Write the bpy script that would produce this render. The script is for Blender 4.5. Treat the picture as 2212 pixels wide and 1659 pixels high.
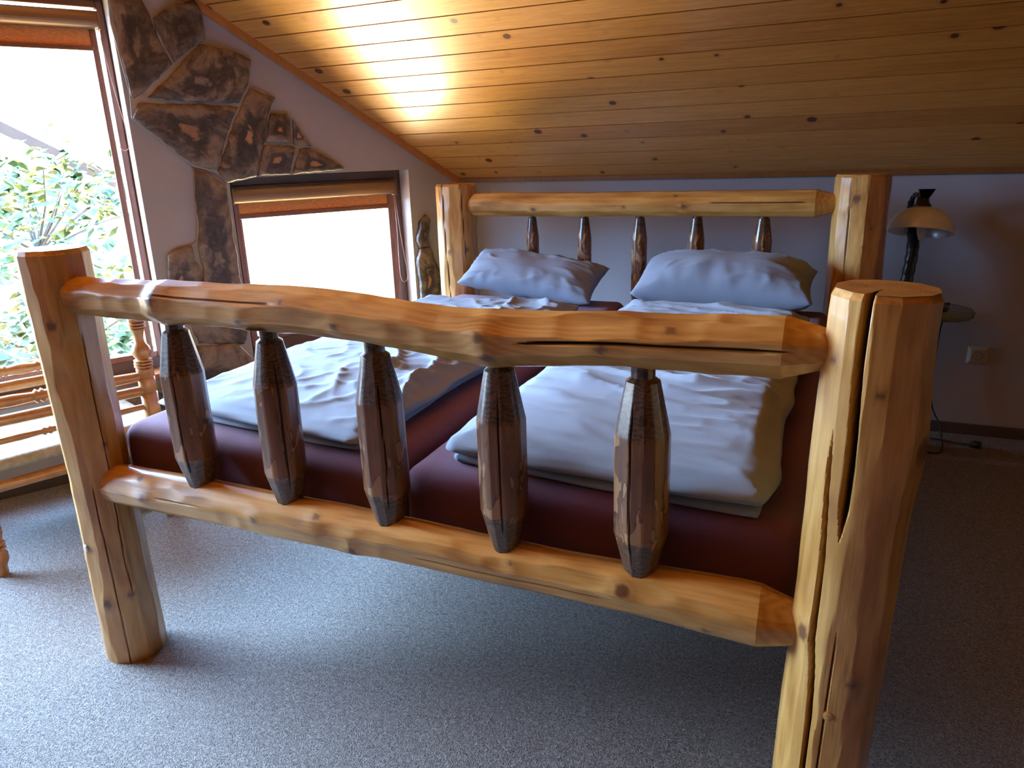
import bpy, math, random
from mathutils import Vector, Matrix, noise
PI = math.pi
scene = bpy.context.scene
COL = scene.collection
for o in list(bpy.data.objects): bpy.data.objects.remove(o)

# ------------------------------------------------------------------ camera, world, light, exposure
IW, IH = 2212.0, 1659.0
FPX = 1594.4122
R3 = Matrix(((0.91668554, 0.09091197, -0.38913062),
             (0.39836615, -0.28465085, 0.87193939),
             (-0.03149663, -0.9543107, -0.29715157)))
CAM = Vector((0, 0, 1.4))
cd = bpy.data.cameras.new('camera'); cam = bpy.data.objects.new('camera', cd); COL.objects.link(cam)
cd.sensor_fit = 'HORIZONTAL'; cd.sensor_width = 36.0; cd.lens = FPX / IW * 36.0
cd.clip_start = 0.05; cd.clip_end = 200
m4 = Matrix.Identity(4)
for i in range(3):
    m4[i][0] = R3[i][0]; m4[i][1] = -R3[i][1]; m4[i][2] = -R3[i][2]; m4[i][3] = CAM[i]
cam.matrix_world = m4
scene.camera = cam

scene.view_settings.view_transform = 'Standard'
scene.view_settings.look = 'None'
scene.view_settings.gamma = 1.0
scene.view_settings.use_curve_mapping = False
scene.view_settings.exposure = 0.45
scene.cycles.use_denoising = True
scene.cycles.max_bounces = 8
scene.cycles.diffuse_bounces = 5
scene.cycles.glossy_bounces = 3
scene.cycles.transmission_bounces = 6
scene.cycles.transparent_max_bounces = 8
scene.cycles.sample_clamp_indirect = 6.0
scene.cycles.caustics_reflective = False
scene.cycles.caustics_refractive = False

HAZ = (0.44, 0.65, 1.0, 105.0)   # bright haze
SKY = (0.31, 0.55, 1.0, 38.0)
GND = (1.0, 0.92, 0.80, 5.0)
TER = (1.0, 0.80, 0.46, 60.0)   # sunlit terrace and lower roof close below the windows
wd = bpy.data.worlds.new('World'); scene.world = wd; wd.use_nodes = True
nt = wd.node_tree; nt.nodes.clear()
out = nt.nodes.new('ShaderNodeOutputWorld'); bg = nt.nodes.new('ShaderNodeBackground')
tc = nt.nodes.new('ShaderNodeTexCoord'); sx = nt.nodes.new('ShaderNodeSeparateXYZ')
cr = nt.nodes.new('ShaderNodeValToRGB'); mr = nt.nodes.new('ShaderNodeMapRange')
nt.links.new(tc.outputs['Generated'], sx.inputs[0]); nt.links.new(sx.outputs['Z'], mr.inputs['Value'])
mr.inputs['From Min'].default_value = -1; mr.inputs['From Max'].default_value = 1
nt.links.new(mr.outputs[0], cr.inputs[0])
cr.color_ramp.elements[0].position = 0.0
cr.color_ramp.elements[1].position = 1.0
def _c(c, k=1.0): return (c[0]*c[3]*k/20, c[1]*c[3]*k/20, c[2]*c[3]*k/20, 1)
cr.color_ramp.elements[0].color = _c(GND, 1.0)
cr.color_ramp.elements[1].color = _c(SKY, 1.0)
e = cr.color_ramp.elements.new(0.49); e.color = _c(GND, 1.0)
e = cr.color_ramp.elements.new(0.53); e.color = _c(SKY, 1.0)
# sunlit terrace: a band of steep downward directions, only on the side beyond the small window
def _mr(sock, a, b, lo=0.0, hi=1.0):
    x = nt.nodes.new('ShaderNodeMapRange'); x.interpolation_type = 'SMOOTHSTEP'
    nt.links.new(sock, x.inputs['Value']); x.inputs['From Min'].default_value = a; x.inputs['From Max'].default_value = b
    x.inputs['To Min'].default_value = lo; x.inputs['To Max'].default_value = hi; return x.outputs[0]
def _azi():
    q = nt.nodes.new('ShaderNodeVectorMath'); q.operation = 'MULTIPLY'; nt.links.new(tc.outputs['Generated'], q.inputs[0]); q.inputs[1].default_value = (1, 1, 0)
    n_ = nt.nodes.new('ShaderNodeVectorMath'); n_.operation = 'NORMALIZE'; nt.links.new(q.outputs[0], n_.inputs[0])
    x = nt.nodes.new('ShaderNodeSeparateXYZ'); nt.links.new(n_.outputs[0], x.inputs[0]); return x.outputs['Y']
def _mul(a, b):
    x = nt.nodes.new('ShaderNodeMath'); x.operation = 'MULTIPLY'; nt.links.new(a, x.inputs[0]); nt.links.new(b, x.inputs[1]); return x.outputs[0]
f_ = _mul(_mul(_mr(sx.outputs['Z'], -0.995, -0.975), _mr(sx.outputs['Z'], -0.56, -0.44, 1.0, 0.0)), _mr(_azi(), -0.15, 0.05, 0.0, 1.0))
mxw = nt.nodes.new('ShaderNodeMix'); mxw.data_type = 'RGBA'
nt.links.new(f_, mxw.inputs['Factor']); nt.links.new(cr.outputs[0], mxw.inputs[6]); mxw.inputs[7].default_value = _c(TER)
# brighter hazy part of the sky straight out from the large window
dt = nt.nodes.new('ShaderNodeVectorMath'); dt.operation = 'DOT_PRODUCT'; nt.links.new(tc.outputs['Generated'], dt.inputs[0])
dt.inputs[1].default_value = Vector((-0.95, -0.03, 0.31)).normalized()
lobe = _mul(_mr(dt.outputs['Value'], 0.86, 0.985), _mr(sx.outputs['Z'], 0.0, 0.08))
mxs = nt.nodes.new('ShaderNodeMix'); mxs.data_type = 'RGBA'
nt.links.new(lobe, mxs.inputs['Factor']); nt.links.new(mxw.outputs[2], mxs.inputs[6]); mxs.inputs[7].default_value = _c(HAZ)
nt.links.new(mxs.outputs[2], bg.inputs[0]); bg.inputs[1].default_value = 20.0
nt.links.new(bg.outputs[0], out.inputs[0])

sl = bpy.data.lights.new('sun', 'SUN'); sl.energy = 5; sl.angle = 0.01; sl.color = (1, 0.93, 0.8)
so = bpy.data.objects.new('sun', sl); COL.objects.link(so)
so.rotation_euler = (Vector((0.55, -0.35, 1.0))).to_track_quat('Z', 'Y').to_euler()
so.location = (4, -3, 8)

# gable wall frame: K corner point, D along wall (towards the corner), N into the room
K = Vector((-2.106, 4.036, 1.266))
_a = math.radians(29.0)
D = Vector((math.sin(_a), math.cos(_a), 0)); N = Vector((D.y, -D.x, 0))
TS = math.tan(math.radians(35.0))
def SP(s, z, w=0.0): return Vector((K.x, K.y, 0)) + D*s + N*w + Vector((0, 0, z))
BW = (-4.45, -1.737, 0.44, 2.14)      # big window opening s0,s1,z0,z1
SW = (-1.335, -0.337, 0.405, 1.336)
for (s0, s1, z0, z1) in (BW, SW):
    al = bpy.data.lights.new('daylight_portal', 'AREA'); al.shape = 'RECTANGLE'
    al.size = s1-s0; al.size_y = z1-z0; al.cycles.is_portal = True
    ao = bpy.data.objects.new('daylight_portal', al); COL.objects.link(ao)
    c = SP((s0+s1)/2, (z0+z1)/2, -0.186)
    X_ = -D; Y_ = Vector((0, 0, 1)); Z_ = X_.cross(Y_)
    if Z_.dot(N) > 0: X_ = D; Z_ = X_.cross(Y_)
    # light shines along -Z local -> must be +N
    mm = Matrix.Identity(4)
    for i in range(3):
        mm[i][0] = X_[i]; mm[i][1] = Y_[i]; mm[i][2] = Z_[i]; mm[i][3] = c[i]
    ao.matrix_world = mm

# ------------------------------------------------------------------ helpers
def px(p, pt, n):
    r = R3 @ Vector((p[0]-IW/2, p[1]-IH/2, FPX))
    t = (pt-CAM).dot(n)/r.dot(n)
    return CAM + r*t
def pwall(p, w=0.0):
    q = px(p, K + N*w, N); v = q-K
    return (v.dot(D), q.z)
def tag(o, label=None, cat=None, group=None, kind=None):
    if label: o['label'] = label
    if cat: o['category'] = cat
    if group: o['group'] = group
    if kind: o['kind'] = kind
    return o
def empty(name, loc, rz=0):
    o = bpy.data.objects.new(name, None); COL.objects.link(o); o.location = loc
    o.rotation_euler = (0, 0, rz); o.empty_display_size = 0.1
    return o
WM = {}
def link(name, me, mat, parent=None, mw=None):
    o = bpy.data.objects.new(name, me)
    if mat: me.materials.append(mat)
    COL.objects.link(o)
    if mw is None: mw = Matrix.Identity(4)
    WM[o.name] = mw.copy()
    if parent is not None:
        o.parent = parent
        pw = WM.get(parent.name)
        if pw is None:
            pw = Matrix.LocRotScale(parent.location, parent.rotation_euler, None)
            WM[parent.name] = pw
        o.matrix_parent_inverse = pw.inverted()
    o.matrix_basis = mw
    return o
def mesh(name, V, F, mat, parent=None, smooth=False, attrs=None, mw=None):
    me = bpy.data.meshes.new(name)
    me.from_pydata([tuple(v) for v in V], [], F)
    if attrs:
        for k, vals in attrs.items():
            if isinstance(vals[0], (tuple, list)):
                a = me.attributes.new(k, 'FLOAT_VECTOR', 'POINT'); a.data.foreach_set('vector', [c for v in vals for c in v])
            else:
                a = me.attributes.new(k, 'FLOAT', 'POINT'); a.data.foreach_set('value', vals)
    if smooth: me.polygons.foreach_set('use_smooth', [True]*len(me.polygons))
    me.update()
    return link(name, me, mat, parent, mw)
class MB:
    def __init__(s): s.V = []; s.F = []
    def add(s, V, F):
        k = len(s.V); s.V += [Vector(v) for v in V]; s.F += [[i+k for i in f] for f in F]; return s
    def box8(s, P):   # P: 8 points bottom loop then top loop
        return s.add(P, [(0,3,2,1),(4,5,6,7),(0,1,5,4),(1,2,6,5),(2,3,7,6),(3,0,4,7)])
    def box(s, a, b):
        x0,y0,z0 = a; x1,y1,z1 = b
        return s.box8([(x0,y0,z0),(x1,y0,z0),(x1,y1,z0),(x0,y1,z0),(x0,y0,z1),(x1,y0,z1),(x1,y1,z1),(x0,y1,z1)])
    def wbox(s, s0, s1, z0, z1, w0, w1):   # box in wall coordinates
        return s.box8([SP(s0,z0,w1),SP(s1,z0,w1),SP(s1,z0,w0),SP(s0,z0,w0),SP(s0,z1,w1),SP(s1,z1,w1),SP(s1,z1,w0),SP(s0,z1,w0)])
    def build(s, name, mat, parent=None, smooth=False, bevel=0.0, seg=2):
        o = mesh(name, s.V, s.F, mat, parent, smooth)
        if bevel:
            b = o.modifiers.new('bevel', 'BEVEL'); b.width = bevel; b.segments = seg; b.limit_method = 'ANGLE'
            b.angle_limit = math.radians(40)
        return o
def axis_matrix(p, q, roll=0.0):
    z = (q-p).normalized()
    ref = Vector((0, 0, 1)) if abs(z.z) < 0.9 else Vector((0, 1, 0))
    x = ref.cross(z).normalized(); y = z.cross(x)
    m = Matrix.Identity(4)
    for i in range(3):
        m[i][0] = x[i]; m[i][1] = y[i]; m[i][2] = z[i]; m[i][3] = p[i]
    return m @ Matrix.Rotation(roll, 4, 'Z')
def lathe(name, prof, mat, parent, p, q, n=24, smooth=True, scale_to=True):
    """prof: list of (t, r) along p->q; t in metres or 0..1 when scale_to"""
    L = (q-p).length
    V = []; F = []
    for (t, r) in prof:
        z = t*L if scale_to else t
        for i in range(n):
            a = 2*PI*i/n; V.append((r*math.cos(a), r*math.sin(a), z))
    for k in range(len(prof)-1):
        for i in range(n):
            j = (i+1) % n; F.append((k*n+i, k*n+j, (k+1)*n+j, (k+1)*n+i))
    F.append(tuple(range(n-1, -1, -1))); b = (len(prof)-1)*n; F.append(tuple(range(b, b+n)))
    return mesh(name, V, F, mat, parent, smooth, mw=axis_matrix(p, q))
def tube_mesh(path, r, n=10, closed=False):
    V = []; F = []; m = len(path); rr = r if isinstance(r, (list, tuple)) else [r]*m
    up = Vector((0, 0, 1)); prev = None
    for k, p in enumerate(path):
        if closed: t = path[(k+1) % m]-path[k-1]
        else: t = path[min(k+1, m-1)]-path[max(k-1, 0)]
        t = t.normalized()
        if prev is None:
            ref = up if abs(t.z) < 0.9 else Vector((1, 0, 0)); x = ref.cross(t).normalized()
        else: x = (prev - t*prev.dot(t)).normalized()
        prev = x; y = t.cross(x)
        for i in range(n):
            a = 2*PI*i/n; V.append(p + x*(rr[k]*math.cos(a)) + y*(rr[k]*math.sin(a)))
    for k in range(m if closed else m-1):
        k2 = (k+1) % m
        for i in range(n):
            j = (i+1) % n; F.append((k*n+i, k*n+j, k2*n+j, k2*n+i))
    if not closed:
        F.append(tuple(range(n-1, -1, -1))); F.append(tuple(range((m-1)*n, m*n)))
    return V, F
def smooth_path(pts, sub=8):
    P = [Vector(p) for p in pts]; o = []
    for i in range(len(P)-1):
        a = P[max(i-1, 0)]; b = P[i]; c = P[i+1]; d = P[min(i+2, len(P)-1)]
        for k in range(sub):
            t = k/sub
            o.append(0.5*((2*b)+(c-a)*t+(2*a-5*b+4*c-d)*t*t+(3*b-a-3*c+d)*t**3))
    o.append(P[-1]); return o
def ss(a, b, x):
    t = min(1, max(0, (x-a)/(b-a))); return t*t*(3-2*t)
def nz(x, y, z=0.0): return noise.noise(Vector((x, y, z)))

# ------------------------------------------------------------------ materials
class NB:
    def __init__(s, name):
        s.m = bpy.data.materials.new(name); s.m.use_nodes = True; s.t = s.m.node_tree; s.t.nodes.clear()
        s.out = s.n('ShaderNodeOutputMaterial'); s.b = s.n('ShaderNodeBsdfPrincipled')
        s.l(s.b.outputs[0], s.out.inputs[0])
    def n(s, ty, **kw):
        x = s.t.nodes.new(ty)
        for k, v in kw.items(): setattr(x, k, v)
        return x
    def l(s, a, b): s.t.links.new(a, b)
    def v(s, sock, val):
        if hasattr(val, 'links') or isinstance(val, bpy.types.NodeSocket): s.l(val, sock)
        else: sock.default_value = val
    def math(s, op, a, b=None, c=None, clamp=False):
        x = s.n('ShaderNodeMath', operation=op); x.use_clamp = clamp
        s.v(x.inputs[0], a)
        if b is not None: s.v(x.inputs[1], b)
        if c is not None: s.v(x.inputs[2], c)
        return x.outputs[0]
    def mix(s, f, a, b, mode='MIX'):
        x = s.n('ShaderNodeMix', data_type='RGBA', blend_type=mode)
        s.v(x.inputs['Factor'], f); s.v(x.inputs[6], a if not isinstance(a, tuple) else (*a[:3], 1)); s.v(x.inputs[7], b if not isinstance(b, tuple) else (*b[:3], 1))
        return x.outputs[2]
    def ramp(s, f, stops):
        x = s.n('ShaderNodeValToRGB'); s.l(f, x.inputs[0]); cr = x.color_ramp
        while len(cr.elements) < len(stops): cr.elements.new(0.5)
        for e_, (p, c) in zip(cr.elements, stops):
            e_.position = p; e_.color = (*c[:3], 1) if isinstance(c, tuple) else (c, c, c, 1)
        return x.outputs[0]
    def obj(s): return s.n('ShaderNodeTexCoord').outputs['Object']
    def map(s, vec, scale=(1, 1, 1), loc=(0, 0, 0)):
        x = s.n('ShaderNodeMapping'); s.l(vec, x.inputs[0]); x.inputs['Scale'].default_value = scale; x.inputs['Location'].default_value = loc
        return x.outputs[0]
    def noise(s, vec, scale, detail=4, rough=0.5, dist=0.0):
        x = s.n('ShaderNodeTexNoise'); s.l(vec, x.inputs['Vector']); x.inputs['Scale'].default_value = scale
        x.inputs['Detail'].default_value = detail; x.inputs['Roughness'].default_value = rough; x.inputs['Distortion'].default_value = dist
        return x.outputs['Fac']
    def attr(s, name, out='Fac'): return s.n('ShaderNodeAttribute', attribute_name=name).outputs[out]
    def bump(s, h, strength=0.3, dist=0.01):
        x = s.n('ShaderNodeBump'); s.l(h, x.inputs['Height']); x.inputs['Strength'].default_value = strength; x.inputs['Distance'].default_value = dist
        s.l(x.outputs[0], s.b.inputs['Normal'])
    def set(s, col=None, rough=0.6, coat=0.0, coat_r=0.2, spec=None, metal=0.0):
        if col is not None: s.v(s.b.inputs['Base Color'], col if not isinstance(col, tuple) else (*col[:3], 1))
        s.v(s.b.inputs['Roughness'], rough); s.b.inputs['Coat Weight'].default_value = coat; s.b.inputs['Coat Roughness'].default_value = coat_r
        s.b.inputs['Metallic'].default_value = metal
        if spec is not None: s.b.inputs['Specular IOR Level'].default_value = spec
        return s.m
def oi(s):
    x = s.n('ShaderNodeObjectInfo'); return x.outputs['Random']

def log_mat(name, light, mid, dark, knotc=(0.13, 0.045, 0.015), rough=0.38, coat=0.6, ringf=420, patch=0.0, patchc=None):
    s = NB(name); o = s.obj()
    xy = s.map(o, (1, 1, 0.06)); warp = s.noise(s.map(o, (1, 1, 0.18)), 9, 3)
    ln = s.n('ShaderNodeVectorMath', operation='LENGTH'); s.l(s.map(o, (1, 1, 0)), ln.inputs[0])
    rad = s.math('ADD', ln.outputs['Value'], s.math('MULTIPLY', warp, 0.035))
    rings = s.math('MULTIPLY_ADD', s.math('SINE', s.math('MULTIPLY', rad, ringf*2.2)), 0.5, 0.5)
    fine = s.noise(s.map(o, (1, 1, 0.03)), 160, 3, 0.6)
    broad = s.noise(s.map(o, (1, 1, 0.25)), 14, 4, 0.55)
    f = s.math('ADD', s.math('MULTIPLY', broad, 0.75), s.math('ADD', s.math('MULTIPLY', fine, 0.22), s.math('MULTIPLY', rings, 0.10)))
    col = s.ramp(f, [(0.36, dark), (0.52, mid), (0.68, light)])
    if patch:
        pn = s.noise(s.map(o, (1, 1, 0.38)), 34, 2, 0.5, 0.8)
        pm = s.ramp(pn, [(0.545, 0.0), (0.56, 1.0)]); po = s.ramp(pn, [(0.50, 0.0), (0.535, 1.0)])
        col = s.mix(s.math('MULTIPLY', po, 0.75), col, (0.05, 0.02, 0.01))
        col = s.mix(s.math('MULTIPLY', pm, patch), col, patchc)
    tip = s.attr('tip')
    if patch:
        sep = s.n('ShaderNodeSeparateXYZ'); s.l(o, sep.inputs[0])
        zz = s.math('ADD', sep.outputs[2], s.math('MULTIPLY', s.noise(o, 30, 2), 0.05))
        wv = s.math('MULTIPLY_ADD', s.math('SINE', s.math('MULTIPLY', zz, 620)), 0.5, 0.5)
        tc_ = s.mix(s.math('MULTIPLY', wv, 0.8), (0.025, 0.014, 0.010), (0.13, 0.075, 0.045))
        col = s.mix(s.math('MULTIPLY', tip, 0.85), col, tc_)
    kn = s.attr('knot')
    col = s.mix(kn, col, knotc)
    ck = s.attr('crack')
    col = s.mix(ck, col, (0.02, 0.01, 0.005))
    s.bump(s.math('ADD', s.math('MULTIPLY', fine, 0.5), s.math('MULTIPLY', broad, 0.6)), 0.25, 0.004)
    return s.set(col, rough, coat, 0.14)
M = {}
M['pine'] = log_mat('honey_pine_log', (0.64, 0.355, 0.10), (0.50, 0.245, 0.052), (0.29, 0.115, 0.02))
M['spindle'] = log_mat('dark_stained_log', (0.27, 0.115, 0.038), (0.17, 0.065, 0.02), (0.08, 0.03, 0.011), (0.03, 0.012, 0.006), 0.33, 0.5, patch=0.85, patchc=(0.40, 0.20, 0.075))

def simple(name, col, rough=0.6, coat=0.0, bs=0, bscale=200, var=0.0, vscale=5, metal=0.0):
    s = NB(name); o = s.obj(); c = col
    if var:
        f = s.noise(o, vscale, 4)
        c = s.mix(s.ramp(f, [(0.3, 0.0), (0.7, 1.0)]), tuple(x*(1-var) for x in col), tuple(min(1, x*(1+var)) for x in col))
    if bs: s.bump(s.noise(o, bscale, 3), bs, 0.003)
    return s.set(c, rough, coat, metal=metal)
M['plaster'] = simple('lilac_grey_plaster', (0.345, 0.335, 0.355), 0.85, 0, 0.25, 260, 0.03, 3)
M['white_rev'] = simple('white_plaster_reveal', (0.88, 0.86, 0.82), 0.8, 0, 0.2, 200)

# carpet
s = NB('grey_loop_carpet'); o = s.obj()
f1 = s.noise(o, 260, 2, 0.7); f2 = s.noise(o, 110, 2, 0.6, 1.0); f3 = s.noise(o, 3.0, 3)
ff = s.math('ADD', s.math('MULTIPLY', f1, 0.6), s.math('MULTIPLY', f2, 0.4))
c = s.ramp(ff, [(0.36, (0.09, 0.080, 0.072)), (0.50, (0.28, 0.255, 0.235)), (0.64, (0.58, 0.53, 0.485))])
c = s.mix(s.math('MULTIPLY', f3, 0.35), c, (0.30, 0.265, 0.23))
s.bump(ff, 1.0, 0.02)
M['carpet'] = s.set(c, 0.95, spec=0.1)

# ceiling boards: attribute pc = (along + offset, across, board id)
s = NB('varnished_pine_boards'); pc = s.attr('pc', 'Vector'); pid = s.attr('pid')
gr = s.noise(s.map(pc, (1.2, 26, 1)), 3.2, 4, 0.6, 0.6)
fine = s.noise(s.map(pc, (2.5, 160, 1)), 4, 3, 0.6)
wr = s.math('MULTIPLY_ADD', s.math('SINE', s.math('MULTIPLY', gr, 46)), 0.5, 0.5)
f = s.math('ADD', s.math('MULTIPLY', gr, 0.55), s.math('ADD', s.math('MULTIPLY', wr, 0.10), s.math('MULTIPLY', fine, 0.25)))
f = s.math('ADD', f, s.math('MULTIPLY', s.math('SUBTRACT', pid, 0.5), 0.16))
c = s.ramp(f, [(0.25, (0.42, 0.165, 0.035)), (0.48, (0.58, 0.27, 0.06)), (0.72, (0.70, 0.37, 0.105))])
vo = s.n('ShaderNodeTexVoronoi'); s.l(s.map(pc, (8.5, 10, 1)), vo.inputs['Vector']); vo.inputs['Scale'].default_value = 1.0
sepc = s.n('ShaderNodeSeparateColor'); s.l(vo.outputs['Color'], sepc.inputs[0])
ksize = s.math('MULTIPLY_ADD', sepc.outputs[0], 0.27, -0.075)
kd = s.math('SUBTRACT', vo.outputs['Distance'], ksize)
km = s.ramp(s.math('MULTIPLY_ADD', kd, 6.0, 0.5), [(0.44, 1.0), (0.56, 0.0)])
halo = s.ramp(s.math('MULTIPLY_ADD', kd, 3.0, 0.4), [(0.4, 0.55), (0.75, 0.0)])
c = s.mix(halo, c, (0.36, 0.135, 0.03))
c = s.mix(km, c, (0.10, 0.035, 0.015))
gv = s.attr('groove'); c = s.mix(gv, c, (0.07, 0.03, 0.012))
s.bump(s.math('ADD', fine, gr), 0.12, 0.003)
M['boards'] = s.set(c, 0.34, 0.6, 0.20)
def plain_wood(name, c0, c1, rough=0.35, coat=0.4):
    s = NB(name); o = s.obj()
    f = s.math('ADD', s.math('MULTIPLY', s.noise(s.map(o, (1, 1, 1)), 18, 4, 0.6, 1.0), 0.6), s.math('MULTIPLY', s.noise(s.map(o, (1, 1, 0.15)), 90, 2), 0.4))
    c = s.ramp(f, [(0.3, c0), (0.7, c1)]); return s.set(c, rough, coat)
M['chairwood'] = plain_wood('turned_beech_chair', (0.30, 0.12, 0.03), (0.52, 0.25, 0.075), 0.3, 0.5)
M['trimwood'] = plain_wood('orange_pine_trim', (0.36, 0.14, 0.035), (0.50, 0.21, 0.055))
M['trimdark'] = plain_wood('brown_pine_trim', (0.16, 0.07, 0.025), (0.26, 0.11, 0.035))
M['sillwood'] = plain_wood('reddish_sill', (0.26, 0.085, 0.03), (0.40, 0.15, 0.05))
M['frame'] = simple('brown_window_frame', (0.085, 0.05, 0.042), 0.45, 0.2, 0, 200, 0.15, 8)
M['frame2'] = simple('reddish_brown_sash', (0.20, 0.085, 0.055), 0.38, 0.3, 0, 200, 0.15, 8)
M['cassette'] = simple('bronze_blind_cassette', (0.27, 0.15, 0.07), 0.38, 0.1, metal=0.35)
s = NB('orange_blind_fabric'); o = s.obj()
f = s.noise(s.map(o, (1, 1, 6)), 60, 3, 0.6); c = s.ramp(f, [(0.35, (0.60, 0.20, 0.05)), (0.65, (0.82, 0.36, 0.12))])
s.set(c, 0.7)
tr = s.n('ShaderNodeBsdfTranslucent'); s.l(c, tr.inputs[0]); mx = s.n('ShaderNodeMixShader'); mx.inputs[0].default_value = 0.035
s.l(s.b.outputs[0], mx.inputs[1]); s.l(tr.outputs[0], mx.inputs[2]); s.l(mx.outputs[0], s.out.inputs[0])
M['fabric'] = s.m
M['cord'] = simple('pink_beige_cord', (0.55, 0.30, 0.22), 0.6)
s = NB('window_glass')
gl = s.n('ShaderNodeBsdfGlossy'); gl.inputs['Roughness'].default_value = 0.02
tp = s.n('ShaderNodeBsdfTransparent'); tp.inputs[0].default_value = (0.96, 0.98, 0.97, 1)
mx = s.n('ShaderNodeMixShader'); lw = s.n('ShaderNodeLayerWeight'); lw.inputs[0].default_value = 0.5
s.l(s.math('MULTIPLY_ADD', s.math('POWER', lw.outputs['Facing'], 5.0), 0.4, 0.02), mx.inputs[0]); s.l(tp.outputs[0], mx.inputs[1]); s.l(gl.outputs[0], mx.inputs[2]); s.l(mx.outputs[0], s.out.inputs[0])
M['glass'] = s.m
# stone
s = NB('dark_knotty_slab'); o = s.obj(); r0 = oi(s)
off = s.n('ShaderNodeVectorMath', operation='ADD'); s.l(o, off.inputs[0])
cx = s.n('ShaderNodeCombineXYZ'); s.l(s.math('MULTIPLY', r0, 37.0), cx.inputs[0]); s.l(s.math('MULTIPLY', r0, 11.0), cx.inputs[1]); s.l(cx.outputs[0], off.inputs[1])
v_ = off.outputs[0]
w1 = s.noise(v_, 3.2, 5, 0.6, 1.6); w2 = s.noise(v_, 17, 6, 0.65, 0.8); w3 = s.noise(v_, 70, 3, 0.6)
rg = s.math('MULTIPLY_ADD', s.math('SINE', s.math('MULTIPLY', w1, 26)), 0.5, 0.5)
f = s.math('ADD', s.math('MULTIPLY', rg, 0.28), s.math('ADD', s.math('MULTIPLY', w2, 0.52), s.math('MULTIPLY', w3, 0.20)))
c = s.ramp(f, [(0.28, (0.035, 0.026, 0.022)), (0.44, (0.115, 0.082, 0.060)), (0.60, (0.19, 0.14, 0.10)), (0.80, (0.33, 0.24, 0.17))])
co = s.math('ADD', s.attr('core'), s.math('MULTIPLY', s.math('SUBTRACT', s.noise(v_, 9.0, 4, 0.6, 1.2), 0.5), 1.3))
hal = s.ramp(co, [(0.10, 0.0), (0.22, 0.85), (0.42, 0.75), (0.62, 0.0)])
c = s.mix(hal, c, (0.022, 0.016, 0.014))
pt = s.ramp(co, [(0.08, 1.0), (0.17, 0.0)])
gate = s.ramp(s.math('FRACT', s.math('MULTIPLY', r0, 7.3)), [(0.45, 0.0), (0.6, 1.0)])
c = s.mix(s.math('MULTIPLY', s.math('MULTIPLY', pt, gate), 0.9), c, (0.46, 0.22, 0.09))
s.bump(s.math('ADD', s.math('MULTIPLY', rg, 0.5), s.math('MULTIPLY', w2, 2.0)), 0.45, 0.010)
M['stone'] = s.set(c, 0.5, 0.15, 0.3)
M['mortar'] = simple('grey_mortar', (0.34, 0.31, 0.27), 0.9, 0, 0.5, 120, 0.15, 20)
def cloth(name, col, b=0.35, sc=900):
    s = NB(name); o = s.obj(); f = s.noise(o, sc, 2, 0.7); g = s.noise(o, 60, 3)
    c = s.mix(f, tuple(x*0.85 for x in col), tuple(min(1, x*1.12) for x in col))
    s.bump(s.math('ADD', f, s.math('MULTIPLY', g, 0.8)), b, 0.003)
    s.b.inputs['Sheen Weight'].default_value = 0.15; s.b.inputs['Sheen Roughness'].default_value = 0.5
    return s.set(c, 0.9, spec=0.2)
M['duvet'] = cloth('blue_grey_cotton', (0.235, 0.272, 0.335))
M['sheet'] = cloth('burgundy_jersey', (0.145, 0.05, 0.085), 0.5, 700)
M['rope'] = simple('natural_rope', (0.50, 0.44, 0.32), 0.8, 0, 0.5, 300, 0.2, 60)
M['iron'] = simple('dark_hammered_iron', (0.03, 0.032, 0.036), 0.28, 0.3, 0.8, 60, metal=0.7)
M['screwcap'] = simple('pale_screw_cap', (0.45, 0.45, 0.40), 0.4, 0.2)
M['blackrub'] = simple('black_cable', (0.015, 0.015, 0.016), 0.5)
M['socket'] = simple('beige_socket_plastic', (0.42, 0.40, 0.34), 0.4, 0.2)
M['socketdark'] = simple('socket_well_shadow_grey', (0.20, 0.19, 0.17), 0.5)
M['base'] = simple('brown_skirting', (0.075, 0.05, 0.04), 0.6)
s = NB('alabaster_glass'); o = s.obj()
f = s.noise(o, 14, 5, 0.6, 2.5); c = s.ramp(f, [(0.35, (0.84, 0.89, 0.95)), (0.65, (0.95, 0.97, 1.0))])
bd = s.attr('band'); vn = s.noise(o, 55, 3, 0.5, 3.5)
c = s.mix(s.math('MULTIPLY', bd, s.ramp(vn, [(0.48, 0.0), (0.54, 1.0)])), c, (1.0, 1.0, 1.0))
s.set(c, 0.2, 0.4)
tr = s.n('ShaderNodeBsdfTranslucent'); s.l(c, tr.inputs[0]); mx = s.n('ShaderNodeMixShader'); mx.inputs[0].default_value = 0.22
s.l(s.b.outputs[0], mx.inputs[1]); s.l(tr.outputs[0], mx.inputs[2]); s.l(mx.outputs[0], s.out.inputs[0])
M['shade'] = s.m
s = NB('green_edge_glass'); o = s.obj()
s.set((0.30, 0.40, 0.37), 0.12); s.b.inputs['Transmission Weight'].default_value = 0.55; s.b.inputs['IOR'].default_value = 1.5
s.bump(s.noise(o, 60, 3), 0.6, 0.01); M['tableglass'] = s.m
M['leaf'] = simple('green_leaf', (0.034, 0.066, 0.013), 0.6, 0, 0, 100, 0.4, 3)
M['bark'] = simple('bark', (0.05, 0.04, 0.03), 0.9)
M['outwood'] = simple('weathered_outdoor_boards', (0.85, 0.70, 0.55), 0.7, 0, 0, 100, 0.08, 6)
M['outwood2'] = simple('orange_verge_board', (0.034, 0.014, 0.005), 0.7, 0, 0, 100, 0.25, 9)

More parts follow.
